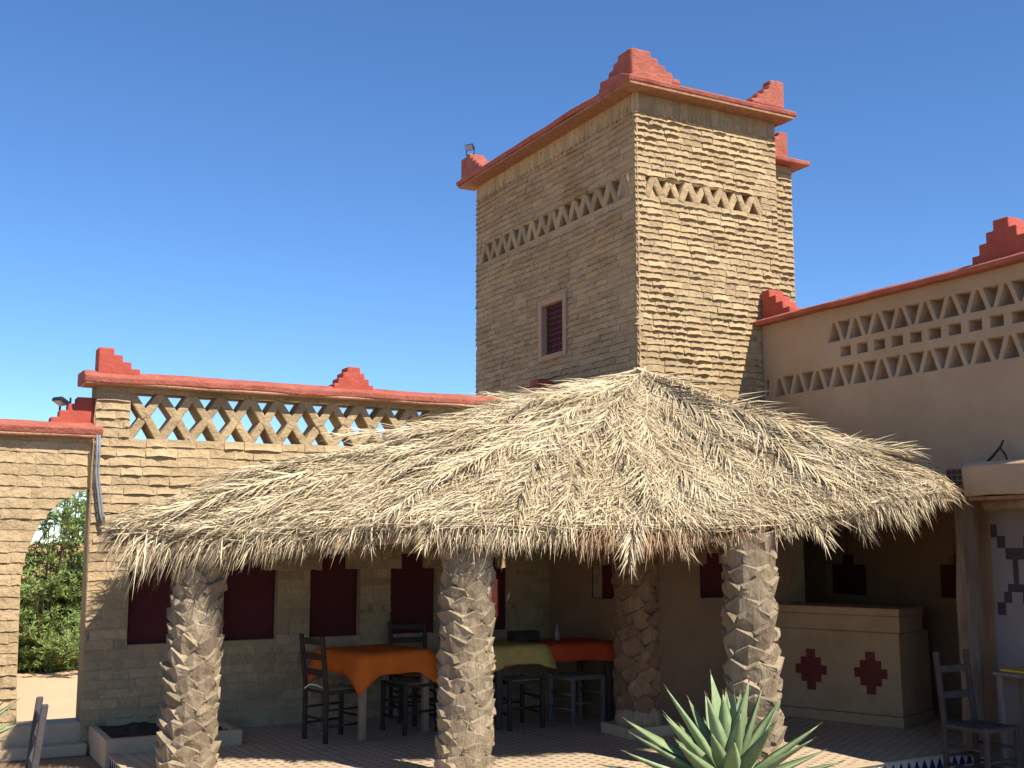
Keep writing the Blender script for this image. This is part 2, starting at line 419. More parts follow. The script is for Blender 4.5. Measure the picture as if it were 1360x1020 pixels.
# terrace with tiled riser
TER = [(1.75,11.25),(1.75,9.0),(3.35,7.45),(5.0,6.86),(8.5,7.08),(9.8,7.08),(9.8,11.25)]
terr = thing('terrace', 'raised terrace paved with small patterned tiles', None, kind='structure')
mb = MB(); n = len(TER)
mb.add([(x,y,-0.12) for x,y in TER] + [(x,y,0) for x,y in TER], [tuple(range(n)), tuple(range(n,2*n))] + [(i,(i+1)%n,(i+1)%n+n,i+n) for i in range(n)])
mb.build('floor', 'floor', terr)
def riser(a, b, label):
    a = Vector((*a, 0)); b = Vector((*b, 0)); L = (b-a).length; d = (b-a).normalized()
    ang = math.atan2(d.y, d.x); mx = T(a) @ Matrix.Rotation(ang, 4, 'Z')
    m2 = MB(); m2.box(0, L, -0.008, 0.0-0.0005, -0.118, -0.004, mx); m2.build('riser_tile', 'whitetile', terr)
    m3 = MB(); m3.box(0, L, -0.03, 0.06, -0.004+0.0045, 0.008, mx); m3.build('edge_strip', 'cream', terr)
    k = int(L / 0.095)
    tri = MB(); tri.prism([(-0.042, 0), (0.042, 0), (0, 0.085)], -0.004, 0.004); tme = tri.mesh('zigzag'); tme.materials.append(M['bluetile'])
    for i in range(k):
        link('zigzag_tile', tme, None, terr, mx @ T((0.05 + i*0.095, -0.0095, -0.105)))
riser((1.75, 10.27), (1.75, 9.0), 'l'); riser((1.75,9.0), (3.35,7.45), 'f'); riser((3.35,7.45),(5.0,6.86),'g'); riser((5.0,6.86),(8.4,7.074),'r')

# ------------------------------------------------------------------ pavilion wall (left, facing the court)
pw = thing('lattice_wall', 'mud brick wall with diamond lattice under red coping, beside the tower', 'wall', (1.63, 11.2, 0))
N1 = [2.0, 2.88, 3.74, 4.60, 5.46]
def niche_poly(u):  return [(u,0.81),(u+0.53,0.81),(u+0.53,1.48),(u+0.40,1.48),(u+0.40,1.63),(u+0.12,1.63),(u+0.12,1.48),(u,1.48)]
nu = [x-1.63 for x in N1]
me = poly_mesh([(0,-0.12),(4.9,-0.12),(4.9,3.22),(0,3.22)], [[(0.31,2.71),(4.72,2.71),(4.72,3.155),(0.31,3.155)]] + [niche_poly(u) for u in nu], 0.3)
link('wall_core', me, 'mudcore', pw)
for u in nu:
    m2 = MB(); m2.box(u-0.05, u+0.58, 0.10, 0.13, 0.76, 1.68); m2.build('niche_panel', 'maroon', pw)
rects = [(0.31,4.72,2.71,3.155)]
for u in nu: rects += [(u,u+0.53,0.81,1.48),(u+0.12,u+0.40,1.48,1.63)]
rd = random.Random(3)
bl = lay_courses(-0.1, 3.19, 0.088, 0.29, cut_spans(0.0, 4.86, rects), rd)
# widen the score where the photograph shows them best: the sunlit upper wall
place_bricks(pw, Matrix.Identity(4), bl, 'wall', 0.020, 0.006, rd, 300, lambda b: (b[1]-b[0]) * (2 if b[2] > 1.9 else 1) * (1.2 if b[0] < 2.5 else 0.8), wave=0.03)
mod = 0.287
lv = []
for i in range(4):
    r2 = random.Random(60+i); m2 = MB(); hl = 0.137; th = 0.042
    m2.box(-hl, hl, 0.0, 0.25, -th, th); m2.v = [(x + r2.uniform(-.008,.008), y + r2.uniform(-.006,.006), z + r2.uniform(-.008,.008)) for x,y,z in m2.v]
    me = m2.mesh('lattice_brick'); me.materials.append(M['mud']); lv.append(me)
ang = math.atan2(0.222, mod/2)
u = 0.31; k = 0
while u < 4.70:
    for tier in (0, 1):
        z = 2.71 + 0.111 + 0.222*tier
        up = (k % 2 == 0) if tier == 0 else (k % 2 == 1)
        a = ang if not up else -ang
        o = link('lattice_brick', random.choice(lv), None, pw, T((u+mod/4, 0.015 + random.uniform(-.01,.01), z)) @ Matrix.Rotation(a + random.uniform(-.05,.05), 4, 'Y'))
        bevel(o, 0.012, 2)
    u += mod/2; k += 1
m2 = MB()
m2.box(-0.01, 4.87, -0.035, 0.28, 2.675, 2.715)
coping(pw, 'coping', 'redfade', 5.0, [(-0.14,3.215),(-0.15,3.275),(-0.03,3.335),(0.34,3.345),(0.34,3.215)], T((-0.13,0,0)), jit=0.014, seed=2)
coping(pw, 'coping_edge', 'chip', 4.98, [(-0.13,3.196),(-0.135,3.222),(0.2,3.222),(0.2,3.196)], T((-0.12,0,0)), jit=0.012, seed=5)
merlon(pw, T((-0.01, -0.08, 3.30)), steps_poly(0.38, 0.25, 3, 0.14, 'right'), 0.2)
merlon(pw, T((2.50, -0.08, 3.30)), steps_poly(0.43, 0.24, 3, 0.14, 'both'), 0.2)
merlon(pw, T((4.88, -0.08, 3.30)), [(-x, z) for x, z in steps_poly(0.36, 0.27, 2, 0.20, 'right')], 0.2)

# ------------------------------------------------------------------ arch wall
aw = thing('arch_wall', 'mud brick wall with a half arch opening onto the sand', 'wall', (-1.5, 11.28, 0))
AR = [(2.62,-0.12),(2.59,0.6),(2.575,1.45),(2.61,1.66),(2.69,1.88),(2.81,2.06),(2.96,2.18),(3.125,2.24)]
me = poly_mesh([(0,-0.12)] + AR + [(3.125,2.76),(0,2.76)], [], 0.3)
link('wall_core', me, 'mudcore', aw)
def arch_span(z):
    if z >= 2.24: return [(0, 3.12)]
    for (a, b) in zip(AR, AR[1:]):
        if a[1] <= z <= b[1]: return [(0, a[0] + (b[0]-a[0]) * (z-a[1]) / max(1e-6, b[1]-a[1]))]
    return [(0, 2.6)]
rd = random.Random(5)
bl = lay_courses(-0.1, 2.72, 0.098, 0.24, arch_span, rd)
place_bricks(aw, Matrix.Identity(4), bl, 'arch', 0.010, 0.007, rd, 200, lambda b: b[0] + b[2]*0.3, wave=0.04)
coping(aw, 'coping', 'redfade', 3.2, [(-0.12,2.725),(-0.14,2.79),(-0.03,2.85),(0.33,2.85),(0.33,2.725)], T((0,0,0)), jit=0.014, seed=8)
coping(aw, 'coping_edge', 'chip', 3.16, [(-0.115,2.705),(-0.12,2.732),(0.2,2.732),(0.2,2.705)], T((0,0,0)), jit=0.012, seed=9)
merlon(aw, T((3.13, 0.0, 2.83)), [(-x, z) for x, z in steps_poly(0.38, 0.26, 3, 0.16, 'right')], 0.16)
m2 = MB(); m2.box(2.2, 3.2, -0.06, 0.26, -0.36, 0.15); m2.box(2.3, 3.18, -0.22, -0.06, -0.12, -0.02)
bevel(m2.build('step', 'cream', aw), 0.015)

# ------------------------------------------------------------------ tower
tw = thing('mud_tower', 'square mud brick tower with red stepped corners rising behind the thatch', 'tower', (6.5, 9.42, 0))
W, D, TZ = 1.88, 3.68, 6.38
def stepped_niche(u, z, wd=0.44):
    c = u + wd/2
    def s(h): return [(c-h[0]/2, h[1]), (c+h[0]/2, h[1])]
    q = [(u,z),(u+wd,z),(u+wd,z+0.34),(c+0.13,z+0.34),(c+0.13,z+0.45),(c+0.05,z+0.45),(c+0.05,z+0.70),(c-0.05,z+0.70),(c-0.05,z+0.45),(c-0.13,z+0.45),(c-0.13,z+0.34),(u,z+0.34)]
    return q
bandF = [(0.13,5.27),(1.66,5.27),(1.66,5.49),(0.13,5.49)]
me = poly_mesh([(0.03,0),(W-0.02,0),(W-0.02,TZ),(0.03,TZ)], [bandF, stepped_niche(0.7,1.19)], 0.3)
link('front_wall', me, 'mudcore', tw, T((0,0.02,0)))
LX = T((0.02, D, 0)) @ ROTL
bandL = [(0.12,5.30),(3.52,5.30),(3.52,5.54),(0.12,5.54)]
win = [(1.72,3.86),(2.24,3.86),(2.24,4.46),(1.72,4.46)]
me = poly_mesh([(0.03,0),(3.635,0),(3.635,TZ),(0.03,TZ)], [bandL, win, stepped_niche(2.76,1.17,0.48)], 0.3)
link('side_wall', me, 'mudcore', tw, LX)
m2 = MB(); m2.box(0.19, W-0.03, 0.19, D-0.02, 0.0, TZ-0.02); m2.build('inner_wall', 'mudcore', tw)
m2 = MB(); m2.box(0.65, 1.2, 0.13, 0.185, 1.1, 2.0); m2.build('niche_panel', 'maroon', tw)
m2 = MB(); m2.box(0.13, 0.185, 0.36, 1.0, 1.1, 2.0); m2.build('niche_panel', 'maroon', tw)
rd = random.Random(11)
FX = T((0, 0.02, 0))
bl = lay_courses(2.5, 6.13, 0.068, 0.175, cut_spans(0.0, W, [(0.13,1.66,5.27,5.49)]), rd)
place_bricks(tw, FX, bl, 'tower', 0.034, 0.007, rd, 150, lambda b: (b[1]-b[0]) + (0.2 if b[2] > 3.4 else 0), wave=0.03)
bl = lay_courses(6.13, 6.37, 0.24, 0.085, cut_spans(0.0, W, []), rd)
place_bricks(tw, FX, bl, 'soldier', 0.010, 0.012, rd, 0)
bl = lay_courses(2.5, 6.13, 0.068, 0.22, cut_spans(0.0, D, [(0.12,3.52,5.30,5.54),(1.70,2.26,3.84,4.48)]), rd)
place_bricks(tw, LX, bl, 'side', 0.026, 0.006, rd, 150, lambda b: (b[1]-b[0]) + 0.06*b[0] + (0.2 if b[2] > 3.6 else 0), wave=0.05)
bl = lay_courses(6.13, 6.37, 0.24, 0.085, cut_spans(0.0, D, []), rd)
place_bricks(tw, LX, bl, 'soldier', 0.010, 0.012, rd, 0)
link('shade_plaster_panel', poly_mesh([(0.0,0.0),(W,0.0),(W,2.48),(0.0,2.48)], [stepped_niche(0.7,1.19)], 0.02), 'shadeplaster', tw, T((0,-0.004,0)))  # plaster sheets on the lower tower, shade under the thatch put into their colour
link('shade_plaster_panel', poly_mesh([(0.0,0.0),(3.68,0.0),(3.68,2.48),(0.0,2.48)], [stepped_niche(2.76,1.17,0.48)], 0.02), 'shadeplaster', tw, T((-0.024,0,0)) @ LX)
# zigzag bands of slanted bricks
def zigzag(mx, u0, u1, z0, z1, n):
    p = (u1-u0)/n; h = z1-z0; a = math.atan2(h, p/2)
    m2s = []
    for i in range(3):
        r2 = random.Random(80+i); m2 = MB(); hl = math.hypot(h, p/2)/2; th = 0.042
        m2.box(-hl, hl, 0, 0.14, -th, th); m2.v = [(x + r2.uniform(-.01,.01), y + r2.uniform(-.012,.006), z + r2.uniform(-.008,.008)) for x,y,z in m2.v]
        me = m2.mesh('slanted_brick'); me.materials.append(M['mud']); m2s.append(me)
    for i in range(2*n):
        up = i % 2 == 0
        o = link('slanted_brick', random.choice(m2s), None, tw, mx @ T((u0 + p/4 + i*p/2, random.uniform(-.01,.01), (z0+z1)/2)) @ Matrix.Rotation((-a if up else a) + random.uniform(-.08,.08), 4, 'Y'))
        bevel(o, 0.015, 2)
zigzag(FX, 0.13, 1.66, 5.27, 5.49, 7)
zigzag(LX, 0.12, 3.52, 5.30, 5.54, 14)
# shuttered window
wo_ = thing('window', None, None); wo_.parent = tw; wo_.matrix_local = LX
fr = MB(); fr.box(1.66,1.745,-0.035,0.14,3.80,4.52); fr.box(2.215,2.29,-0.035,0.14,3.80,4.52); fr.box(1.745,2.215,-0.035,0.14,4.445,4.52); fr.box(1.745,2.215,-0.04,0.14,3.80,3.865)
bevel(fr.build('window_frame', 'plaster', wo_), 0.01)
m2 = MB(); m2.box(1.745,2.215,0.055,0.075,3.865,4.445); m2.build('shutter', 'maroonw', wo_)
for i in range(9):
    m2 = MB(); x = 1.765 + i*0.054; m2.tube([(x,0.042,3.866),(x,0.042,4.444)], 0.008, 6); m2.build('shutter_bar', 'maroonw', wo_)
for i in range(9):
    m2 = MB(); z = 3.9 + i*0.064; m2.box(1.746,2.214,0.034,0.05,z,z+0.012); m2.build('shutter_rail', 'maroonw', wo_)
# cornice
PR = [(-0.19,6.385),(-0.205,6.435),(-0.06,6.50),(0.35,6.55),(0.35,6.375)]
coping(tw, 'coping', 'redfade', W+0.34, PR, T((-0.20,0,0)), jit=0.012, seed=21)
coping(tw, 'coping', 'redfade', D+0.36, [(y-0.004, z+0.004) for y,z in PR], T((0,D+0.18,0)) @ ROTL, jit=0.012, seed=24)
coping(tw, 'coping', 'redfade', D+0.1, [(y+0.003, z-0.003) for y,z in PR], T((W-0.04,-0.1,0)) @ Matrix.Rotation(R(90),4,'Z'), jit=0.012, seed=25)
m2 = MB(); m2.box(-0.182, W+0.11, -0.182, 0.05, 6.36, 6.383); m2.build('soffit', 'soffit', tw)
m2 = MB(); m2.box(-0.18, 0.06, 0.052, D+0.15, 6.358, 6.381); m2.build('soffit', 'soffit', tw)
cm = steps_poly(0.62, 0.305, 4, 0.25, 'right')
merlon(tw, T((-0.12,-0.13,6.47)), cm, 0.26, 'redfade', 0.035)
merlon(tw, T((0.125,-0.115,6.472)) @ Matrix.Rotation(R(90),4,'Z'), cm, 0.25, 'redfade', 0.035)
cm2 = steps_poly(0.46, 0.32, 4, 0.13, 'right')
merlon(tw, T((W+0.03,-0.13,6.47)), [(-x,z) for x,z in cm2], 0.22, 'redfade', 0.025)
merlon(tw, T((W+0.04,-0.115,6.472)) @ Matrix.Rotation(R(90),4,'Z'), cm2, 0.2, 'redfade', 0.025)
merlon(tw, T((-0.12, D+0.06, 6.47)) @ ROTL, cm2, 0.22, 'redfade', 0.025)
merlon(tw, T((-0.1, D+0.05, 6.472)), cm2, 0.2, 'redfade', 0.025)
# stair turret on the tower's far side
m2 = MB(); m2.box(W-0.1, W+0.40, 0.22, 2.6, 0, 5.97); m2.build('stair_turret', 'mudcore', tw)
bl = lay_courses(2.5, 5.95, 0.068, 0.175, cut_spans(W-0.02, W+0.40, []), rd)
place_bricks(tw, T((0,0.22,0)), bl, 'tower', 0.034, 0.007, rd, 0, wave=0.05)
coping(tw, 'turret_coping', 'redfade', 0.66, [(-0.15,5.97),(-0.16,6.02),(0.0,6.07),(2.35,6.07),(2.35,5.97)], T((W-0.1,0.22,0)), jit=0.012, seed=31)
merlon(tw, T((W+0.36,0.20,6.05)), [(-x,z) for x,z in cm2], 0.2, 'redfade', 0.025)

# ------------------------------------------------------------------ right plastered wall with pierced triangles
rw = thing('pierced_wall', 'smooth plastered wall pierced by rows of triangles and rectangles', 'wall', (8.1, 9.42, 0), R(-90))
def tri_holes(u0, u1, z0, z1, p):
    hs = []; u = u0; w2 = p*0.30
    while u < u1:
        hs.append([(u-w2, z0), (u+w2, z0), (u+0.012, z1), (u-0.012, z1)])
        hs.append([(u+p/2-0.012, z0+0.008), (u+p/2+0.012, z0+0.008), (u+p/2+w2, z1+0.008), (u+p/2-w2, z1+0.008)])
        u += p
    return hs
H = tri_holes(0.24, 4.0, 3.26, 3.45, 0.284)
H += [[(0.03,3.29),(0.075,3.29),(0.09,3.45),(0.03,3.45)]]
H += tri_holes(1.06, 4.0, 3.71, 3.895, 0.286)
u = 1.14
while u < 4.0:
    H.append([(u,3.545),(u+0.135,3.545),(u+0.135,3.645),(u,3.645)]); u += 0.219
me = poly_mesh([(0.0,2.3),(4.25,2.3),(4.25,4.05),(0.0,4.05)], H, 0.3, 0.006)
link('wall_core', me, 'plaster', rw)
coping(rw, 'coping', 'redfade', 4.3, [(-0.10,4.035),(-0.115,4.075),(-0.02,4.115),(0.42,4.115),(0.42,4.035)], T((-0.06,0,0)), jit=0.010, seed=41)
merlon(rw, T((3.05,0.0,4.10)), steps_poly(0.62,0.36,3,0.16,'both'), 0.2)
merlon(rw, T((0.0,0.0,4.10)), steps_poly(0.44,0.32,3,0.13,'right'), 0.2)
m2 = MB(); m2.box(0.0,2.5,0.003,0.297,2.12,2.297); m2.build('lintel', 'ochre', rw)

# ------------------------------------------------------------------ bar alcove walls and roof
al = thing('alcove', 'dim plastered alcove with stepped niches behind the counter', 'alcove', (9.6, 10.6, 0), R(-90))
hol = [stepped_niche(0.42,1.16,0.62), stepped_niche(2.0,1.18,0.62)]
link('back_wall', poly_mesh([(0,0),(3.6,0),(3.6,2.6),(0,2.6)], hol, 0.2), 'shadeplaster', al)  # alcove plaster also has its dimness put into the colour
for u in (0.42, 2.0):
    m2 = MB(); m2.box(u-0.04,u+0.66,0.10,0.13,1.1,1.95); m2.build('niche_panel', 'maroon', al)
m2 = MB(); m2.box(-0.05,-0.003,-1.2,0.2,0,2.6); m2.build('side_wall', 'shadeplaster', al)
m2 = MB(); m2.box(3.603,3.75,-1.25,0.2,0,2.6); m2.build('side_wall', 'shadeplaster', al)
m2 = MB(); m2.box(-0.05,3.75,-1.2,0.2,2.603,2.75); m2.build('ceiling', 'shadeplaster', al)

# white-grey wall with painted motif, porch slab above
gw = thing('motif_wall', 'grey white plastered wall with a dark stepped motif beside the post', 'wall', (8.36, 6.98, 0), R(-90))
m2 = MB(); m2.box(0,2.6,0,0.2,-0.12,2.14); m2.build('wall_core', 'greywall', gw)
def px_rect(u0,u1,z0,z1):
    m2 = MB(); m2.box(u0,u1,-0.004,0.002,z0,z1); m2.build('motif_patch', 'motif', gw)
c = 0.36
for sx in (-1,1):
    for (a,b,z0,z1) in [(0.17,0.26,1.79,1.90),(0.09,0.17,1.70,1.80)]:
        u0,u1 = (c-b,c-a) if sx<0 else (c+a,c+b); px_rect(u0,u1,z0,z1)
    for (a,b,z0,z1) in [(0.055,0.13,1.245,1.335),(0.12,0.20,1.14,1.245)]:
        u0,u1 = (c-b,c-a) if sx<0 else (c+a,c+b); px_rect(u0,u1,z0,z1)
px_rect(c-0.09,c+0.09,1.605,1.70); px_rect(c-0.025,c+0.025,1.40,1.605); px_rect(c-0.085,c+0.085,1.335,1.40)
m2 = MB(); m2.tube([(0.27,-0.003,0.66),(0.27,0.001,0.66)], 0.055, 16); 
ps = thing('porch_slab', 'plastered concrete porch roof edge meeting the end of the thatch', 'roof', (7.78, 6.62, 0), R(-90))
coping(ps, 'slab', 'plaster', 2.3, [(0.0,2.12),(-0.02,2.36),(0.04,2.40),(1.0,2.40),(1.0,2.12)], T((0,0,0)), jit=0.02, seed=51)
m2 = MB(); m2.tube([(0.03,0.22,2.06),(0.8,0.2,2.065),(1.6,0.22,2.06),(2.3,0.22,2.065)], [0.055,0.06,0.052,0.058], 10); m2.build('beam', 'wood', ps, smooth=True)
m2 = MB(); m2.box(0.0,2.3,0.05,0.9,2.09,2.118); m2.build('reed_ceiling', 'soffit', ps)
m2 = MB()
m2.box(-0.19,-0.02,0.02,0.20,2.20,2.36)
bevel(m2.build('clay_block', 'cinder', ps), 0.006)
for i in range(3):
    for j in range(3):
        m3 = MB(); m3.box(-0.175+i*0.052, -0.135+i*0.052, 0.0165, 0.0195, 2.215+j*0.048, 2.25+j*0.048); m3.build('hole_shade_plate', 'motif', ps)  # flat dark plates painted in for the shade inside the block's holes
m2 = MB(); m2.tube([(0.02,0.24,2.39),(0.12,0.235,2.46),(0.2,0.23,2.53),(0.23,0.23,2.58)], [0.012,0.011,0.01,0.008], 6)
m2.tube([(0.19,0.23,2.52),(0.24,0.23,2.46),(0.26,0.23,2.40)], [0.009,0.008,0.008], 6)
tag(m2.build('twig', 'darkwood', None, T((7.78, 6.62, 0)) @ Matrix.Rotation(R(-90), 4, 'Z')), 'forked dry twig sticking up from the porch roof edge', 'twig')

# squared post between alcove and grey wall
m2 = MB(); r2 = random.Random(4)
pts = [(8.15 + r2.uniform(-.012,.012) - 0.02*(1-i/6), 6.93 + r2.uniform(-.012,.012), -0.0 + 2.15*i/6) for i in range(7)]
r3 = random.Random(9); m2 = MB(); nseg = 14
for i in range(nseg):
    z = -0.02 + 2.17*i/(nseg-1)
    for (sx, sy) in ((-1,-1),(0,-1.15),(1,-1),(1.1,0),(1,1),(0,1.1),(-1,1),(-1.1,0)):
        h_ = 0.066 + 0.012*nz3(z*1.3, sx*3, sy*5) + r3.uniform(-.004,.004)
        m2.v.append((8.15 - 0.025*(1-z/2.15) + sx*h_ + 0.012*nz3(z*1.1, 2), 6.93 + sy*h_ + 0.012*nz3(z*1.1, 7), z))
for i in range(nseg-1):
    for j in range(8): m2.f.append((i*8+j, i*8+(j+1)%8, (i+1)*8+(j+1)%8, (i+1)*8+j))
m2.f.append(tuple(range(8))); m2.f.append(tuple((nseg-1)*8+j for j in range(8)))
tag(m2.build('wooden_post', 'postwood'), 'rough grey wooden post at the alcove corner', 'post')

# ================================================================== THATCHED ROOF
A = Vector((6.36, 9.22, 3.36))
PP = [(6.40,11.1,3.30),(5.2,11.1,2.90),(3.5,11.1,2.38),(2.35,11.08,2.10),(1.58,9.72,1.90),(1.93,9.12,1.84),(2.75,8.45,1.85),(3.72,7.70,1.92),(4.6,7.35,1.88),
      (5.75,7.0,1.875),(6.55,6.75,2.0),(7.15,6.5,2.17),(7.62,6.75,2.27),(7.93,8.2,2.52),(7.97,9.28,2.90)]
PP = [Vector(p) for p in PP]
CL = [0.0]
for a, b in zip(PP, PP[1:]): CL.append(CL[-1] + (b-a).length)
def P_(s):
    s = max(0, min(CL[-1]-1e-6, s))
    i = 0
    while CL[i+1] < s: i += 1
    f = (s - CL[i]) / (CL[i+1]-CL[i])
    p0 = PP[max(i-1,0)]; p1 = PP[i]; p2 = PP[i+1]; p3 = PP[min(i+2,len(PP)-1)]
    return 0.5*((2*p1) + (p2-p0)*f + (2*p0-5*p1+4*p2-p3)*f*f + (3*p1-p0-3*p2+p3)*f**3)
LT = CL[-1]
def Sf(s, r):
    p = A + (P_(s) - A) * r
    rr = min(max(r,0),1)
    p.z += -0.035 * math.sin(math.pi * rr) + (0.05*nz3(p.x*1.1, p.y*1.1, 4) + 0.025*nz3(p.x*3, p.y*3, 7)) * min(1, rr*3)
    return p
def frame(s, r):
    p = Sf(s, r); d = (Sf(s, r+0.02) - Sf(s, r-0.02)).normalized()
    q = (Sf(s+0.05, max(r,0.05)) - Sf(s-0.05, max(r,0.05))).normalized()
    n = q.cross(d)
    if n.z < 0: n = -n
    n.normalize(); return p, d, n
roof = thing('thatched_roof', 'thatched palm frond roof sloping out from the tower over the terrace', 'roof', (0,0,0))
# bed (solid layer under the leaves)
mb = MB(); ns, nr = 90, 14
for k in (0, 1):
    for j in range(nr):
        for i in range(ns):
            p = Sf(LT*i/(ns-1), 0.02 + 0.96*j/(nr-1)); mb.v.append((p.x, p.y, p.z - 0.03 - 0.07*k))
Q = ns*nr
for j in range(nr-1):
    for i in range(ns-1):
        a = j*ns+i
        mb.f.append((a, a+1, a+ns+1, a+ns)); mb.f.append((Q+a, Q+a+ns, Q+a+ns+1, Q+a+1))
for i in range(ns-1):
    a = (nr-1)*ns+i; mb.f.append((a, a+1, Q+a+1, Q+a))
    mb.f.append((i, Q+i, Q+i+1, i+1))
for j in range(nr-1):
    a = j*ns; mb.f.append((a, a+ns, Q+a+ns, Q+a)); a = j*ns+ns-1; mb.f.append((a, Q+a, Q+a+ns, a+ns))
mb.build('thatch_bed', 'strawbed', roof, smooth=True)
# rafters and eave poles
for s in [2.6, 4.6, 5.6, 6.6, 7.7, 8.9, 10.1, 11.2, 12.4, 13.4]:
    a = Sf(s, 0.03); b = Sf(s, 0.97); c2 = Sf(s, 0.5); dz = Vector((0,0,0.145))
    m2 = MB(); m2.tube([a-dz, c2-dz, b-dz], [0.045,0.045,0.04], 7); m2.build('rafter', 'wood', roof, smooth=True)
for (s0, s1) in [(5.0,7.3),(7.2,9.3),(9.2,11.6),(11.5,13.4)]:
    m2 = MB(); m2.tube([Sf(s0,0.93)-Vector((0,0,0.19)), Sf((s0+s1)/2,0.93)-Vector((0,0,0.20)), Sf(s1,0.93)-Vector((0,0,0.19))], [0.05,0.048,0.05], 8)
    m2.build('eave_pole', 'wood', roof, smooth=True)

# fronds ------------------------------------------------------------
def ribbon(mb, pts, w, side):
    k = len(mb.v); n = len(pts)
    for i, p in enumerate(pts[:-1]):
        ww = w * (0.75 if i == 0 else 1.0) * (1 - 0.25*i/(n-1))
        mb.v.append(tuple(p - side*ww/2)); mb.v.append(tuple(p + side*ww/2))
    mb.v.append(tuple(pts[-1]))
    for i in range(n-2): mb.f.append((k+2*i, k+2*i+1, k+2*i+3, k+2*i+2))
    mb.f.append((k+2*(n-2), k+2*(n-2)+1, k+2*(n-1)))
def frond_mesh(seed, L=1.35, spread=1.0, droop=0.0):
    r2 = random.Random(seed); mb = MB()
    bend = r2.uniform(-0.12, 0.12)
    def rp(t): return Vector((bend*t*t*L*0.5, L*t, 0.03*math.sin(math.pi*t*0.9) - droop*t*t))
    mb.tube([rp(0), rp(0.33), rp(0.66), rp(1)], [0.016,0.013,0.009,0.004], 4)
    n = 44
    for i in range(n):
        t = 0.04 + 0.96*i/(n-1)
        for sx in (-1, 1):
            if r2.random() < 0.06: continue
            a = (R(38) - R(22)*t) * spread * r2.uniform(0.55, 1.45)
            l = (0.46 - 0.18*t) * r2.uniform(0.7, 1.3)
            d = Vector((sx*math.sin(a), math.cos(a), 0))
            p = rp(t) + Vector((0,0,r2.uniform(-0.01,0.012)))
            m_ = p + d*l*0.55 + Vector((0,0,r2.uniform(-0.015,0.035)))
            e = p + d*l + Vector((r2.uniform(-.03,.03), r2.uniform(-.02,.02), r2.uniform(-0.05,0.03) - droop*0.3))
            side = d.cross(Vector((0,0,1))).normalized() * 0.8 + Vector((0,0,r2.uniform(-0.6,0.6))); side.normalize()
            ribbon(mb, [p, m_, e], 0.011*r2.uniform(0.7,1.3), side)
    me = mb.mesh('frond', False); me.materials.append(M['straw']); return me
FM = [frond_mesh(100+i, 1.3, 1.0) for i in range(7)]
FE = [frond_mesh(200+i, 0.62, 0.8, 0.20) for i in range(6)]
def lay_frond(me, s, r, yaw, lift, pitch=0.0, sc=1.0):
    p, d, n = frame(s, r)
    x = d.cross(n).normalized()
    B = Matrix((x, d, n)).transposed().to_4x4()
    mx = T(p + n*lift) @ B @ Matrix.Rotation(yaw, 4, 'Z') @ Matrix.Rotation(pitch, 4, 'X') @ Matrix.Diagonal((sc*random.uniform(.85,1.15), sc, sc, 1))
    return link('frond', me, None, roof, mx)
random.seed(21)
cnt = 0
for (r0, n, sc, lift) in [(0.64, 52, 1.0, 0.005), (0.52, 46, 1.0, 0.015), (0.38, 40, 1.0, 0.02), (0.24, 32, 1.0, 0.025), (0.10, 24, 0.95, 0.03), (0.02, 16, 0.85, 0.03)]:
    for i in range(n):
        s = 1.2 + (LT-1.4) * (i + random.uniform(0.1, 0.9)) / n
        ln = (P_(s) - A).length
        rr = r0 + random.uniform(-.05, .05)
        room = (1.02 - rr) * ln
        k = min(1.0, max(0.3, room * (0.80 if s > CL[4] + 0.2 else 0.6) / 1.3)) * sc
        lay_frond(random.choice(FM), s, rr, random.gauss(0, 0.22), lift + random.uniform(0, .03), random.uniform(-0.03, 0.02), k); cnt += 1
for i in range(34):                      # fronds thrown loosely on top
    s = 2.6 + (10.9-2.6) * (i + random.random())/34
    lay_frond(random.choice(FM), s, random.uniform(0.08, 0.45), random.gauss(0, 0.38), random.uniform(0.05, 0.085), random.uniform(-0.05, 0.0), random.uniform(0.55, 0.85))
for i in range(12):                      # bare midribs lying across the slope
    s = 2.6 + (12.4-2.6) * (i + random.random())/12; r_ = random.uniform(0.2, 0.6); ds = random.uniform(-0.9, 0.9)
    q = [Sf(s + ds*t_, r_ + 0.3*t_) + Vector((0, 0, 0.075)) for t_ in (0, 0.35, 0.7, 1)]
    m2 = MB(); m2.tube(q, [0.013, 0.011, 0.009, 0.005], 5); m2.build('midrib', 'wood', roof, smooth=True)
for i in range(44):
    s = 3.6 + (13.0-3.6) * (i + random.random())/44
    o = lay_frond(random.choice(FE), s, 0.88 + random.uniform(-.05,.05), random.gauss(0, 0.5), 0.01, random.uniform(-0.3, 0.0), random.uniform(0.4, 0.7))
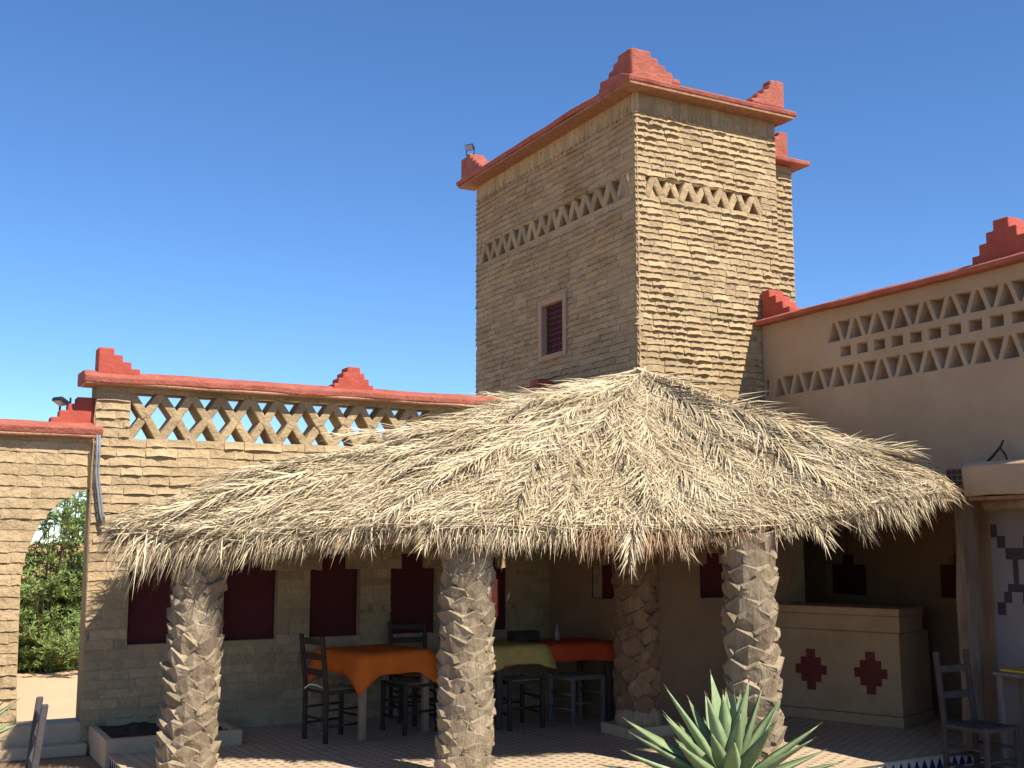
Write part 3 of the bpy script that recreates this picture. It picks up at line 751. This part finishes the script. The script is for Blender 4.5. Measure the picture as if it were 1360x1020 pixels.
# loose leaf blades over everything
def blade(mb, p, d, n, l, w, h0, h1, grav, twist):
    side = (d.cross(n)).normalized()
    side = (side*math.cos(twist) + n*math.sin(twist)).normalized()
    p0 = p + n*h0; p1 = p0 + d*l*0.5 + n*h1 - Vector((0,0,grav*0.22)); p2 = p0 + d*l + n*(h1*0.7) - Vector((0,0,grav))
    ribbon(mb, [p0, p1, p2], w, side)
rd = random.Random(31); lo = MB(); lob = MB()
for i in range(46000):
    s = rd.uniform(1.0, LT - 0.05); r = math.sqrt(rd.uniform(0.002, 1.0))
    p, d, n = frame(s, r)
    a = rd.gauss(0, 0.40) + 0.95*nz3(p.x*1.5, p.y*1.5, 11)
    d2 = (Matrix.Rotation(a, 3, n) @ d)
    l = rd.uniform(0.14, 0.42) * (1 if r < 0.9 else 0.6); over = max(0, r + l/(P_(s)-A).length - 1.0)
    blade(lob if rd.random() < 0.10 + 0.12*max(0, nz3(p.x*0.9, p.y*0.9, 15)) else lo, p - d2*l*0.4, d2, n, l, rd.uniform(0.005, 0.0115), rd.uniform(0.0, 0.045), rd.uniform(0.0, 0.035), over*0.8, rd.gauss(0, 0.45))
o = lo.build('leaf_blades', 'straw', roof, fix=False); o['kind'] = 'stuff'
o = lob.build('weathered_blades', 'strawg', roof, fix=False); o['kind'] = 'stuff'
fr_ = MB(); fb = MB()
e0, e1 = CL[4] - 0.25, CL[12] + 0.2
for i in range(13000):
    s = rd.uniform(e0, e1)
    clump = 0.5 + 0.5*nz3(s*2.6, 0.3, 1) + 0.35*nz3(s*7.0, 4.3, 1)
    if rd.random() > 0.35 + clump*0.8: continue
    r = rd.uniform(0.93, 1.0); p, d, n = frame(s, r)
    a = rd.gauss(0, 0.5) + 0.6*nz3(s*2.1, 8.8, 2)
    d2 = Matrix.Rotation(a, 3, n) @ d
    l = rd.uniform(0.06, 0.15) * (0.6 + 0.8*max(0, clump))
    corner = math.exp(-((s - CL[4] - 0.55)/0.5)**2)
    l *= (1 + 1.1*corner) * (0.7 if s > CL[9] + 0.3 else 1)
    bundle = math.exp(-((s - CL[11])/0.25)**2); l *= 1 + 1.1*bundle
    g = l * rd.uniform(0.35, 1.1) * (1 + 0.3*corner)
    brown = (s > CL[8]-0.1 and s < CL[9]+0.2 and rd.random() < 0.55) or rd.random() < 0.06
    blade(fb if brown else fr_, p - n*rd.uniform(0, 0.10), d2, n, l * (1.3 if brown else 1), rd.uniform(0.005, 0.012), 0.0, rd.uniform(-0.02, 0.03), g * (1.25 if brown else 1), rd.gauss(0, 0.5))
# straw bound along the eave
for i in range(4200):
    s = rd.uniform(e0 + 0.1, e1 - 0.2); r = rd.uniform(0.955, 1.0); p, d, n = frame(s, r)
    q = (P_(s+0.05) - P_(s-0.05)).normalized() * rd.choice((-1, 1))
    d2 = (Matrix.Rotation(rd.gauss(0, 0.16), 3, n) @ q)
    l = rd.uniform(0.25, 0.55); aa = rd.uniform(0, 6.28); rad = 0.035
    blade(fr_, p - d2*l*0.5 + n*(rad*math.cos(aa) - 0.02) + d*(rad*math.sin(aa)), d2, n, l, rd.uniform(0.005,0.011), 0, rd.uniform(-.01,.012), rd.uniform(0,.03), rd.gauss(0,.6))
o = fr_.build('eave_fringe', 'straw', roof, fix=False); o['kind'] = 'stuff'
o = fb.build('brown_fringe', 'strawb', roof, fix=False); o['kind'] = 'stuff'

# ================================================================== PALM TRUNK COLUMNS
def boot_mesh(seed, w=0.20, h=0.15, out=0.05, m='trunk'):
    r2 = random.Random(seed); j = lambda s: r2.uniform(-s, s)
    v = [(j(.02), 0.004, -h*0.66), (-w*0.5, 0.004+j(.004), -h*0.10+j(.012)), (j(.02), out*0.62+j(.006), -h*0.12), (w*0.5, 0.004+j(.004), -h*0.10+j(.012)),
         (-w*0.44+j(.01), out*0.50+j(.006), h*0.10+j(.01)), (j(.02), out+j(.010), h*0.40+j(.012)), (w*0.44+j(.01), out*0.50+j(.006), h*0.10+j(.01)),
         (-w*0.44, -0.03, h*0.22), (0, -0.02, h*0.50+j(.01)), (w*0.44, -0.03, h*0.22), (-w*0.5,-0.03,-h*0.1), (w*0.5,-0.03,-h*0.1), (0,-0.03,-h*0.66)]
    f = [(0,2,1),(0,3,2),(1,2,5,4),(2,3,6,5),(4,5,8,7),(5,6,9,8),(1,4,7,10),(3,11,9,6),(0,1,10,12),(0,12,11,3)]
    mb = MB(); mb.add(v, f); me = mb.mesh('boot')
    bm = bmesh.new(); bm.from_mesh(me)
    bmesh.ops.subdivide_edges(bm, edges=bm.edges[:], cuts=1, use_grid_fill=True, smooth=0.0)
    for q in bm.verts:
        q.co += Vector((0, 0.005*nz3(q.co.x*22, q.co.z*22, seed), 0.004*nz3(q.co.x*22+5, q.co.z*22, seed)))
    bm.to_mesh(me); bm.free()
    me.materials.append(M[m]); return me
def column(x, y, z0, z1, r0, r1, label, m, seed, w, out, pitch, lean=(0,0), ped=False, hs=1.0):
    t = thing('palm_trunk_column', label, 'column', (x, y, z0), 0, 'palm trunk columns carrying the thatch')
    h = z1 - z0; r2 = random.Random(seed); mb = MB()
    pts = [(lean[0]*k/8 + 0.012*nz3(k*0.7, seed), lean[1]*k/8 + 0.012*nz3(k*0.7, seed+9), (0.22 if ped else 0) + (h-(0.22 if ped else 0))*k/8) for k in range(9)]
    mb.tube(pts, [r0 + (r1-r0)*k/8 for k in range(9)], 18)
    mb.build('trunk', m, t, smooth=True)
    var = [boot_mesh(seed*50+i, w, pitch*1.75, out, m) for i in range(8)]
    z = 0.05 + (0.26 if ped else 0); k = 0
    while z < h - 0.06:
        f = z/h; rr = r0 + (r1-r0)*f - 0.006
        n = max(5, round(2*math.pi*(rr+0.02)/(w*0.80)))
        for i in range(n):
            a = 2*math.pi*(i + 0.5*(k % 2))/n + 0.22*k*0.5 + r2.uniform(-.09,.09)
            zz = z + r2.uniform(-.018,.018)
            mx = T((lean[0]*f + rr*math.cos(a), lean[1]*f + rr*math.sin(a), zz)) @ Matrix.Rotation(a - math.pi/2, 4, 'Z') @ Matrix.Rotation(r2.uniform(-.14,.14), 4, 'Y') @ Matrix.Diagonal((r2.uniform(.85,1.2), r2.uniform(.6,1.45)*hs, r2.uniform(.85,1.2), 1))
            o = link('leaf_base', r2.choice(var), None, t, mx)
        z += pitch * r2.uniform(.92, 1.08); k += 1
    fi = MB()
    for i in range(420):
        a = r2.uniform(0, 6.283); zz = r2.uniform(0.05 + (0.28 if ped else 0), h - 0.03); f = zz/h; rr = r0 + (r1-r0)*f + r2.uniform(0.008, 0.045)
        p = Vector((lean[0]*f + rr*math.cos(a), lean[1]*f + rr*math.sin(a), zz)); tn = Vector((-math.sin(a), math.cos(a), 0)); ot = Vector((math.cos(a), math.sin(a), 0))
        d = (Vector((0, 0, r2.choice((-1, 1)))) * 0.8 + tn*r2.gauss(0, 0.6) + ot*r2.uniform(0.0, 0.25)).normalized(); l = r2.uniform(0.03, 0.10)
        ribbon(fi, [p, p + d*l*0.5, p + d*l - ot*0.01], 0.004, tn)
    o = fi.build('fibre', 'trunkfib', t, fix=False); o['kind'] = 'stuff'
    if ped:
        m2 = MB(); m2.box(-0.26,0.24,-0.24,0.24,0,0.10); bevel(m2.build('pedestal', 'cream', t), 0.012)
        m2 = MB(); m2.tube([(0,0,0.09),(0,0,0.16),(0,0,0.27)],[0.225,0.215,0.19],20); m2.build('collar', 'trunk', t, smooth=True)
    return t
column(2.13, 9.24, 0, 1.80, 0.185, 0.155, 'leaning pale palm trunk column beside the soil planter', 'trunk', 1, 0.20, 0.058, 0.100, lean=(0.06, 0.02))
column(3.86, 7.92, 0, 1.90, 0.185, 0.170, 'pale palm trunk column in front of the orange covered table', 'trunk', 2, 0.23, 0.038, 0.095, lean=(0.02, 0))
column(5.95, 7.13, 0, 1.86, 0.172, 0.158, 'pale rugged palm trunk column directly behind the agave', 'trunk', 3, 0.26, 0.062, 0.12, lean=(-0.03, 0))
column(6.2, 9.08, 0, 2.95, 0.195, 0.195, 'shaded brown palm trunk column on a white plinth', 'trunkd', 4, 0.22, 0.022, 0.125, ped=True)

# ================================================================== COUNTER
ct = thing('bar_counter', 'ochre plastered bar counter with two stepped oxblood diamonds', 'counter', (8.1, 9.39, 0), math.atan2(-1.24, 0.48))
m2 = MB(); m2.add([(-0.35,0.02,0.1),(1.33,0.02,0.1),(1.33,0.78,0.1),(-0.35,0.78,0.1),(-0.35,0.035,0.88),(1.315,0.035,0.88),(1.315,0.78,0.88),(-0.35,0.78,0.88)],
       [(0,3,2,1),(4,5,6,7),(0,1,5,4),(1,2,6,5),(2,3,7,6),(3,0,4,7)])
bevel(m2.build('body', 'ochre', ct), 0.012)
m2 = MB(); m2.box(-0.35,1.34,0.0,0.78,0.0,0.098); bevel(m2.build('plinth', 'ochre', ct), 0.008)
m2 = MB(); m2.box(-0.35,1.335,0.012,0.60,0.882,1.04); m2.box(-0.35,1.345,-0.015,0.62,1.04,1.115); bevel(m2.build('ledge', 'ochre', ct), 0.012)
def dia(cx, cz):
    q = [(-.045,-.2),(.045,-.2),(.045,-.12),(.105,-.12),(.105,-.045),(.165,-.045),(.165,.045),(.105,.045),(.105,.12),(.045,.12),(.045,.2),(-.045,.2),(-.045,.12),(-.105,.12),(-.105,.045),(-.165,.045),(-.165,-.045),(-.105,-.045),(-.105,-.12),(-.045,-.12)]
    me = poly_mesh([(cx+x, cz+z) for x, z in q], [], 0.03); o = link('diamond', me, 'motifred', ct, T((0, 0.0145, 0)))
dia(0.40, 0.485); dia(1.025, 0.49)

# ================================================================== FURNITURE
def leg(t, p0, p1, w, m, name='leg'):
    p0 = Vector(p0); p1 = Vector(p1); mb = MB()
    a = w/2
    mb.add([(p0.x-a,p0.y-a,p0.z),(p0.x+a,p0.y-a,p0.z),(p0.x+a,p0.y+a,p0.z),(p0.x-a,p0.y+a,p0.z),
            (p1.x-a,p1.y-a,p1.z),(p1.x+a,p1.y-a,p1.z),(p1.x+a,p1.y+a,p1.z),(p1.x-a,p1.y+a,p1.z)],
           [(0,3,2,1),(4,5,6,7),(0,1,5,4),(1,2,6,5),(2,3,7,6),(3,0,4,7)])
    return bevel(mb.build(name, m, t), w*0.18)
def chair(loc, rot, label, m='darkwood', seat='rush', slats=(0.58, 0.72, 0.86), H=0.93, group='ladder back chairs', ww=0.40):
    t = thing('ladder_back_chair', label, 'chair', loc, rot, group)
    a = ww/2 - 0.02; b = 0.19
    if H < 0.5: t.name = 'stool'; t['category'] = 'stool'; t['group'] = 'stools under the tables'
    for s in (-1, 1):
        mb = MB(); w_ = 0.019
        prof = [(-b+0.0, 0), (-b+0.0, 0.45), (-b-(0.055 if H > 0.5 else 0), H)]
        for i, (x, z) in enumerate(prof):
            mb.v += [(x-w_, s*a-w_, z), (x+w_, s*a-w_, z), (x+w_, s*a+w_, z), (x-w_, s*a+w_, z)]
        mb.f = [(0,3,2,1),(8,9,10,11)] + [(4*i+j, 4*i+(j+1)%4, 4*i+4+(j+1)%4, 4*i+4+j) for i in range(2) for j in range(4)]
        bevel(mb.build('back_post', m, t), 0.008)
        leg(t, (b, s*a, 0), (b, s*a, 0.46), 0.038, m)
        for z in (0.14, 0.28):
            mb = MB(); mb.tube([(-b, s*a, z), (b, s*a, z+0.005)], 0.012, 6); mb.build('stretcher', m, t, smooth=True)
    for x in (-b, b):
        mb = MB(); mb.tube([(x, -a, 0.2), (x, a, 0.2)], 0.012, 6); mb.build('stretcher', m, t, smooth=True)
    for z in slats:
        x = -b - 0.055*(z-0.45)/(H-0.45)
        mb = MB(); mb.box(x-0.009, x+0.009, -a, a, z-0.028, z+0.028); bevel(mb.build('back_slat', m, t), 0.005)
    mb = MB(); mb.box(-b-0.005, b+0.018, -a-0.015, -a+0.02, 0.415, 0.45); mb.box(-b-0.005, b+0.018, a-0.02, a+0.015, 0.415, 0.45)
    mb.box(-b, -b+0.03, -a+0.02, a-0.02, 0.417, 0.448); mb.box(b-0.015, b+0.016, -a+0.02, a-0.02, 0.417, 0.448)
    bevel(mb.build('seat_frame', m, t), 0.006)
    mb = MB(); nn = 9
    for i in range(nn):
        y0 = -a+0.021 + (2*a-0.042)*i/nn; mb.box(-b+0.012, b+0.006, y0, y0+(2*a-0.042)/nn*0.86, 0.43, 0.4555)
    bevel(mb.build('woven_seat', seat, t), 0.004)
    return t
def table(loc, rot, sx, sy, h, label, m='wood', w=0.06):
    t = thing('wooden_table', label, 'table', loc, rot)
    for x in (0.04, sx-0.04):
        for y in (0.04, sy-0.04): leg(t, (x, y, 0), (x, y, h-0.03), w, m)
    mb = MB(); mb.box(0, sx, 0, sy, h-0.03, h); bevel(mb.build('table_top', m, t), 0.006)
    for y0 in (0.03, sy-0.05):
        mb = MB(); mb.box(0.06, sx-0.06, y0, y0+0.02, h-0.11, h-0.031); mb.build('apron', m, t)
    return t
def cloth(name, mx, sx, sy, h, drop, m, label, x0=0.0, seed=1, corner=0.16):
    """square cloth draped over a table top: rings going outwards then down"""
    mb = MB(); n = 12; ring = []
    per = [(x0 + (sx-x0)*i/n, 0.0) for i in range(n)] + [(sx, sy*i/n) for i in range(n)] + [(sx - (sx-x0)*i/n, sy) for i in range(n)] + [(x0, sy - sy*i/n) for i in range(n)]
    cx, cy = (x0+sx)/2, sy/2; N = len(per)
    def corner_amt(i):
        k = i % n; return max(0, 1 - min(k, n-k)/3.0)
    rings = []
    top = [Vector((x, y, h+0.004)) for x, y in per]
    rings.append([Vector((cx + (p.x-cx)*0.5, cy + (p.y-cy)*0.5, h+0.004)) for p in top])
    rings.append([p.copy() for p in top])
    for lv in range(1, 6):
        f = lv/5; rg = []
        for i, p in enumerate(top):
            k = i % n; c = corner_amt(i); side = i // n
            nrm = [Vector((0,-1,0)), Vector((1,0,0)), Vector((0,1,0)), Vector((-1,0,0))][side]
            if k == 0: nrm = (nrm + [Vector((-1,0,0)), Vector((0,-1,0)), Vector((1,0,0)), Vector((0,1,0))][side]).normalized()*1.4
            wv = 0.010*math.sin(i*1.9 + seed) + 0.012*nz3(i*0.45, seed, 2)
            o_ = 0.012 + f*(0.015 + 0.045*c + wv)
            rg.append(p + nrm*o_ + Vector((0,0,-f*(drop + corner*c*c + 0.012*nz3(i*0.3, seed+4)))))
        rings.append(rg)
    for rg in rings: mb.v += [tuple(q) for q in rg]
    for a in range(len(rings)-1):
        for i in range(N): mb.f.append((a*N+i, a*N+(i+1)%N, (a+1)*N+(i+1)%N, (a+1)*N+i))
    mb.f.append(tuple(range(N)))
    o = mb.build(name, m, None, mx, smooth=True)
    sol = o.modifiers.new('thick', 'SOLIDIFY'); sol.thickness = 0.003; sol.offset = 1
    return tag(o, label, 'tablecloth')
r1_ = R(13); t1 = (3.80, 9.90, 0)
table(t1, r1_, 0.78, 0.76, 0.75, 'pale wooden table under the bright orange cloth')
cloth('tablecloth', T(t1) @ Matrix.Rotation(r1_,4,'Z'), 0.78, 0.76, 0.75, 0.19, 'orange', 'bright orange cloth draped over the nearer table', seed=3)
chair((3.64, 10.16, 0), R(12), 'dark wooden chair with white cord at the left end of the orange table', slats=(0.60,0.74,0.87))
chair((4.42, 10.24, 0), R(100), 'dark wooden stool tucked under the front of the orange table', slats=(), H=0.46)
chair((4.72, 10.86, 0), R(-98), 'dark wooden chair behind the orange table against the wall', slats=(0.62,0.76,0.89), H=0.95)
m2 = MB(); m2.tube([(3.33,10.07,0.47),(3.37,10.045,0.505),(3.42,10.02,0.50),(3.47,9.985,0.475)], 0.007, 6)
tag(m2.build('cord', 'white', None, smooth=True), 'short white cord looped round the dark chair back', 'cord')
t2 = (5.14, 9.86, 0)
table(t2, 0, 1.30, 0.60, 0.76, 'long grey wooden table under mustard and red cloths by the tower', 'chairgrey')
MX2 = T(t2)
cloth('tablecloth', MX2, 1.30, 0.60, 0.76, 0.16, 'redcloth', 'red orange cloth on the table beside the tower', seed=6, corner=0.03)
cloth('tablecloth', MX2 @ T((-0.025,-0.03,0.006)), 0.55, 0.66, 0.762, 0.17, 'olive', 'mustard cloth overlapping the red cloth end', x0=-0.02, seed=8, corner=0.06)
chair((5.42, 10.0, 0), R(92), 'dark wooden stool under the mustard cloth', 'darkwood', slats=(), H=0.46)
chair((6.10, 10.0, 0), R(95), 'grey wooden stool under the red cloth, beside the brown column', 'greywood', slats=(), H=0.46)
m2 = MB(); m2.tube([(6.0,10.2,0.772),(6.0,10.2,0.84),(6.0,10.2,0.87),(6.0,10.2,0.93)],[0.028,0.028,0.012,0.011],12)
tag(m2.build('bottle', 'clearg', None, smooth=True), 'small glass bottle standing on the red cloth', 'bottle')
m2 = MB(); m2.box(5.52,5.80,10.2,10.38,0.772,0.87); bevel(m2.build('box', 'darkwood'), 0.01); tag(bpy.data.objects['box'], 'dark wooden box lying on the mustard and red table', 'box')
# right: chair and table by the post
chair((7.66, 6.48, -0.12), R(-88), 'grey wooden chair with dark slats in front of the grey wall', 'chairgrey', 'chairgrey', slats=(0.66,0.86), H=1.0)
table((7.98, 5.75, -0.12), 0, 0.36, 0.85, 0.83, 'wooden side table against the grey motif wall', 'greywood', 0.045)
m2 = MB(); m2.box(8.0,8.33,5.9,6.55,0.712,0.735)
tag(bevel(m2.build('folded_cloth', 'yellow'), 0.01), 'folded yellow cloth on the side table by the wall', 'cloth')
# chair at the left edge
chair((0.60, 7.27, -0.12), R(178), 'weathered dark chair standing alone in the court near the archway', 'chairwood', 'chairwood', slats=(0.60,0.74,0.87), H=0.97)

# ================================================================== PLANTER, PLANTS
pl = thing('wall_planter', 'low plastered planter of dark soil at the wall foot', 'planter', (1.70, 10.28, 0))
m2 = MB(); m2.box(0,1.15,0,0.07,-0.12,0.125); m2.box(0,0.07,0.07,0.9,-0.12,0.122); m2.box(1.08,1.15,0.07,0.9,-0.12,0.122); bevel(m2.build('rim', 'cream', pl), 0.012)
m2 = MB(); n = 14
for j in range(n):
    for i in range(n):
        m2.v.append((0.065 + 1.02*i/(n-1), 0.065 + 0.82*j/(n-1), 0.07 + 0.07*nz3(i*0.9, j*0.9, 3) + 0.04*j/n))
for j in range(n-1):
    for i in range(n-1): m2.f.append((j*n+i, j*n+i+1, (j+1)*n+i+1, (j+1)*n+i))
m2.build('soil', 'soil', pl)
def agave_leaf(seed, L, w):
    r2 = random.Random(seed); mb = MB(); n = 9; bend = r2.uniform(-0.02, 0.06); side = r2.uniform(-.04,.04)
    for i in range(n+1):
        t = i/n
        ww = w * (0.55 + 1.15*t - 0.2*t*t if t < 0.42 else (1 - ((t-0.42)/0.58)**1.45) * 0.998) ; ww = max(ww, 0.002)
        y = L*t; z = bend*L*(t**2); th = 0.030*(1-t)**0.7 + 0.003
        x = side*t*t*L
        cup = 0.30*ww*(1-0.5*t)
        mb.v += [(x-ww/2, y, z+cup), (x-ww*0.25, y, z+cup*0.25), (x, y, z), (x+ww*0.25, y, z+cup*0.25), (x+ww/2, y, z+cup), (x+ww*0.3, y, z-th*0.7+cup*0.2), (x, y, z-th), (x-ww*0.3, y, z-th*0.7+cup*0.2)]
    for i in range(n):
        for j in range(8): mb.f.append((i*8+j, i*8+(j+1)%8, (i+1)*8+(j+1)%8, (i+1)*8+j))
    mb.f.append(tuple(range(8))); mb.f.append(tuple(n*8+j for j in range(8)))
    me = mb.mesh('agave_leaf'); me.materials.append(M['agave']); me.polygons.foreach_set('use_smooth', [True]*len(me.polygons)); return me, Vector((side*L, L, bend*L))
def agave(loc, sc, label, seed, nl=38, tilt0=8, tilt1=78):
    t = thing('agave', label, 'agave', loc, 0, 'agave plants in the court'); r2 = random.Random(seed)
    var = [agave_leaf(seed*9+i, 0.82*sc*(0.9+0.05*i), 0.17*sc) for i in range(5)]
    m2 = MB(); m2.tube([(0,0,-0.04),(0,0,0.08*sc),(0,0,0.16*sc)],[0.10*sc,0.09*sc,0.03*sc],10); m2.build('heart', 'agave', t, smooth=True)
    sp = MB(); sp.tube([(0,0,0),(0,0.02,0),(0,0.045,0.0)],[0.005,0.0035,0.0005],5); spm = sp.mesh('spine'); spm.materials.append(M['spine'])
    for i in range(nl):
        f = i/(nl-1); a = i*2.39996 + r2.uniform(-.15,.15); el = tilt0 + (tilt1-tilt0)*f**0.85 + r2.uniform(-6,6)
        k = (0.86 + 0.2*f) * r2.uniform(.88,1.1)
        mx = Matrix.Rotation(a, 4, 'Z') @ T((0, 0.02+0.06*sc*f, 0.13*sc*(1-f))) @ Matrix.Rotation(R(90-el), 4, 'X') @ Matrix.Diagonal((k,k,k,1))
        lm, tip = r2.choice(var)
        o = link('leaf', lm, None, t, mx)
        link('spine', spm, None, o, T(tip - Vector((0, 0.012, 0))))
    return t
def bed(loc, r, label, h=0.14):
    m2 = MB(); n = 20; p = thing('plant_bed', label, 'planter', loc)
    m2.tube([(0,0,0),(0,0,h)], [r, r*0.97], 20); m2.build('kerb', 'cream', p, smooth=False)
    m2 = MB(); m2.tube([(0,0,h-0.01),(0,0,h+0.02)],[r*0.86, r*0.3], 20); m2.build('soil', 'soil', p, smooth=True)
    return p
bed((5.22, 6.55, -0.12), 0.30, 'round plastered bed holding the big agave'); agave((5.22, 6.55, 0.03), 0.86, 'big grey green agave in front of the right palm column', 5)
bed((0.42, 8.55, -0.12), 0.24, 'tall round plastered planter near the lone chair', 0.5); agave((0.42, 8.55, 0.40), 0.56, 'small agave in a tall planter beside the lone chair', 8, nl=34)

# tamarisk shrub beyond the arch
tm = thing('tamarisk_shrub', 'feathery green tamarisk shrub on the sand beyond the arch', 'shrub', (2.38, 20.7, -0.37)); tm.scale = (1.5, 1.5, 1.42)
rd = random.Random(77); br = MB(); lf = MB()
for i in range(230):
    a = rd.uniform(0, 6.28); rr = rd.uniform(0, 0.25); reach = rd.uniform(0.25, 1.45); ht = rd.uniform(0.2, 2.65) * (1.0 - 0.3*reach/1.45)
    p0 = Vector((rr*math.cos(a), rr*math.sin(a), -0.03)); p3 = Vector((reach*math.cos(a), reach*math.sin(a), ht))
    p1 = p0 + Vector((0.2*reach*math.cos(a), 0.2*reach*math.sin(a), ht*0.45)); p2 = p0.lerp(p3, 0.7) + Vector((0,0,ht*0.12))
    if i < 70: br.tube([p0, p1, p2, p3], [0.022, 0.015, 0.009, 0.004], 5)
    for k in range(16):
        f = rd.uniform(0.12, 1.0)
        q = p0.lerp(p1, f*2) if f < 0.5 else (p1.lerp(p2, f*2-1) if f < 0.75 else p2.lerp(p3, (f-0.75)*4))
        sd = Vector((rd.gauss(0,1), rd.gauss(0,1), rd.uniform(0.2,1.6))).normalized(); sl_ = rd.uniform(0.12, 0.32)
        for b_ in range(42):
            g = rd.random(); base = q + sd*sl_*g + Vector((0,0,-0.25*sl_*g*g))
            d = (sd*0.9 + Vector((rd.gauss(0,.6), rd.gauss(0,.6), rd.gauss(0,.5)))).normalized(); l = rd.uniform(0.03, 0.075)
            s_ = d.orthogonal().normalized(); s_ = Matrix.Rotation(rd.uniform(0,6.28), 3, d) @ s_
            ribbon(lf, [base, base + d*l*0.5, base + d*l], 0.012, s_)
br.build('branches', 'bark', tm, smooth=True)
lf.build('foliage', 'tama', tm, fix=False)['kind'] = 'stuff'

# ================================================================== SMALL FITTINGS
def floodlight(loc, rz, tilt, label, k=0.8):
    t = thing('floodlight', label, 'lamp', loc, rz, 'floodlights on the red merlons')
    t.scale = (k, k, k)
    H_ = Matrix.Rotation(tilt, 4, 'X')
    m2 = MB(); m2.box(-0.09,0.09,-0.025,0.02,0.0,0.13, T((0,0,0.06)) @ H_); bevel(m2.build('housing', 'black', t), 0.008)
    m2 = MB(); m2.box(-0.078,0.078,-0.029,-0.0255,0.012,0.118, T((0,0,0.06)) @ H_); m2.build('glass', 'glass', t)
    m2 = MB(); m2.box(-0.1,-0.094,-0.012,0.012,-0.02,0.13); m2.box(0.094,0.1,-0.012,0.012,-0.02,0.13); m2.box(-0.1,0.1,-0.012,0.012,-0.026,-0.02); m2.build('bracket', 'black', t)
    return t
floodlight((1.38, 11.36, 2.975), R(-62), R(62), 'black floodlight on the red step above the arch')
floodlight((6.41, 13.08, 6.80), R(-60), R(25), 'floodlight on the far corner of the tower top', 0.65)
for k, dx in enumerate((0, 0.022)):
    m2 = MB(); m2.tube([(1.645+dx,11.13,2.73),(1.65+dx,11.135,2.55),(1.648+dx,11.14,2.38),(1.675+dx,11.14,2.2),(1.70+dx,11.13,2.02),(1.73+dx,11.12,1.9)], 0.010, 8)
    tag(m2.build('cable', 'cable', None, smooth=True), ('grey cable hanging down the lattice wall corner, beside the arch', 'second grey cable hanging right against the first on the wall corner')[k], 'cable', 'cables on the wall corner')
m2 = MB(); m2.tube([(1.74,11.09,2.0),(2.1,11.06,2.03),(2.6,11.05,2.16),(3.1,11.05,2.30)], 0.006, 6)
tag(m2.build('wire', 'black', None, smooth=True), 'thin dark wire running above the thatch along the wall', 'wire')
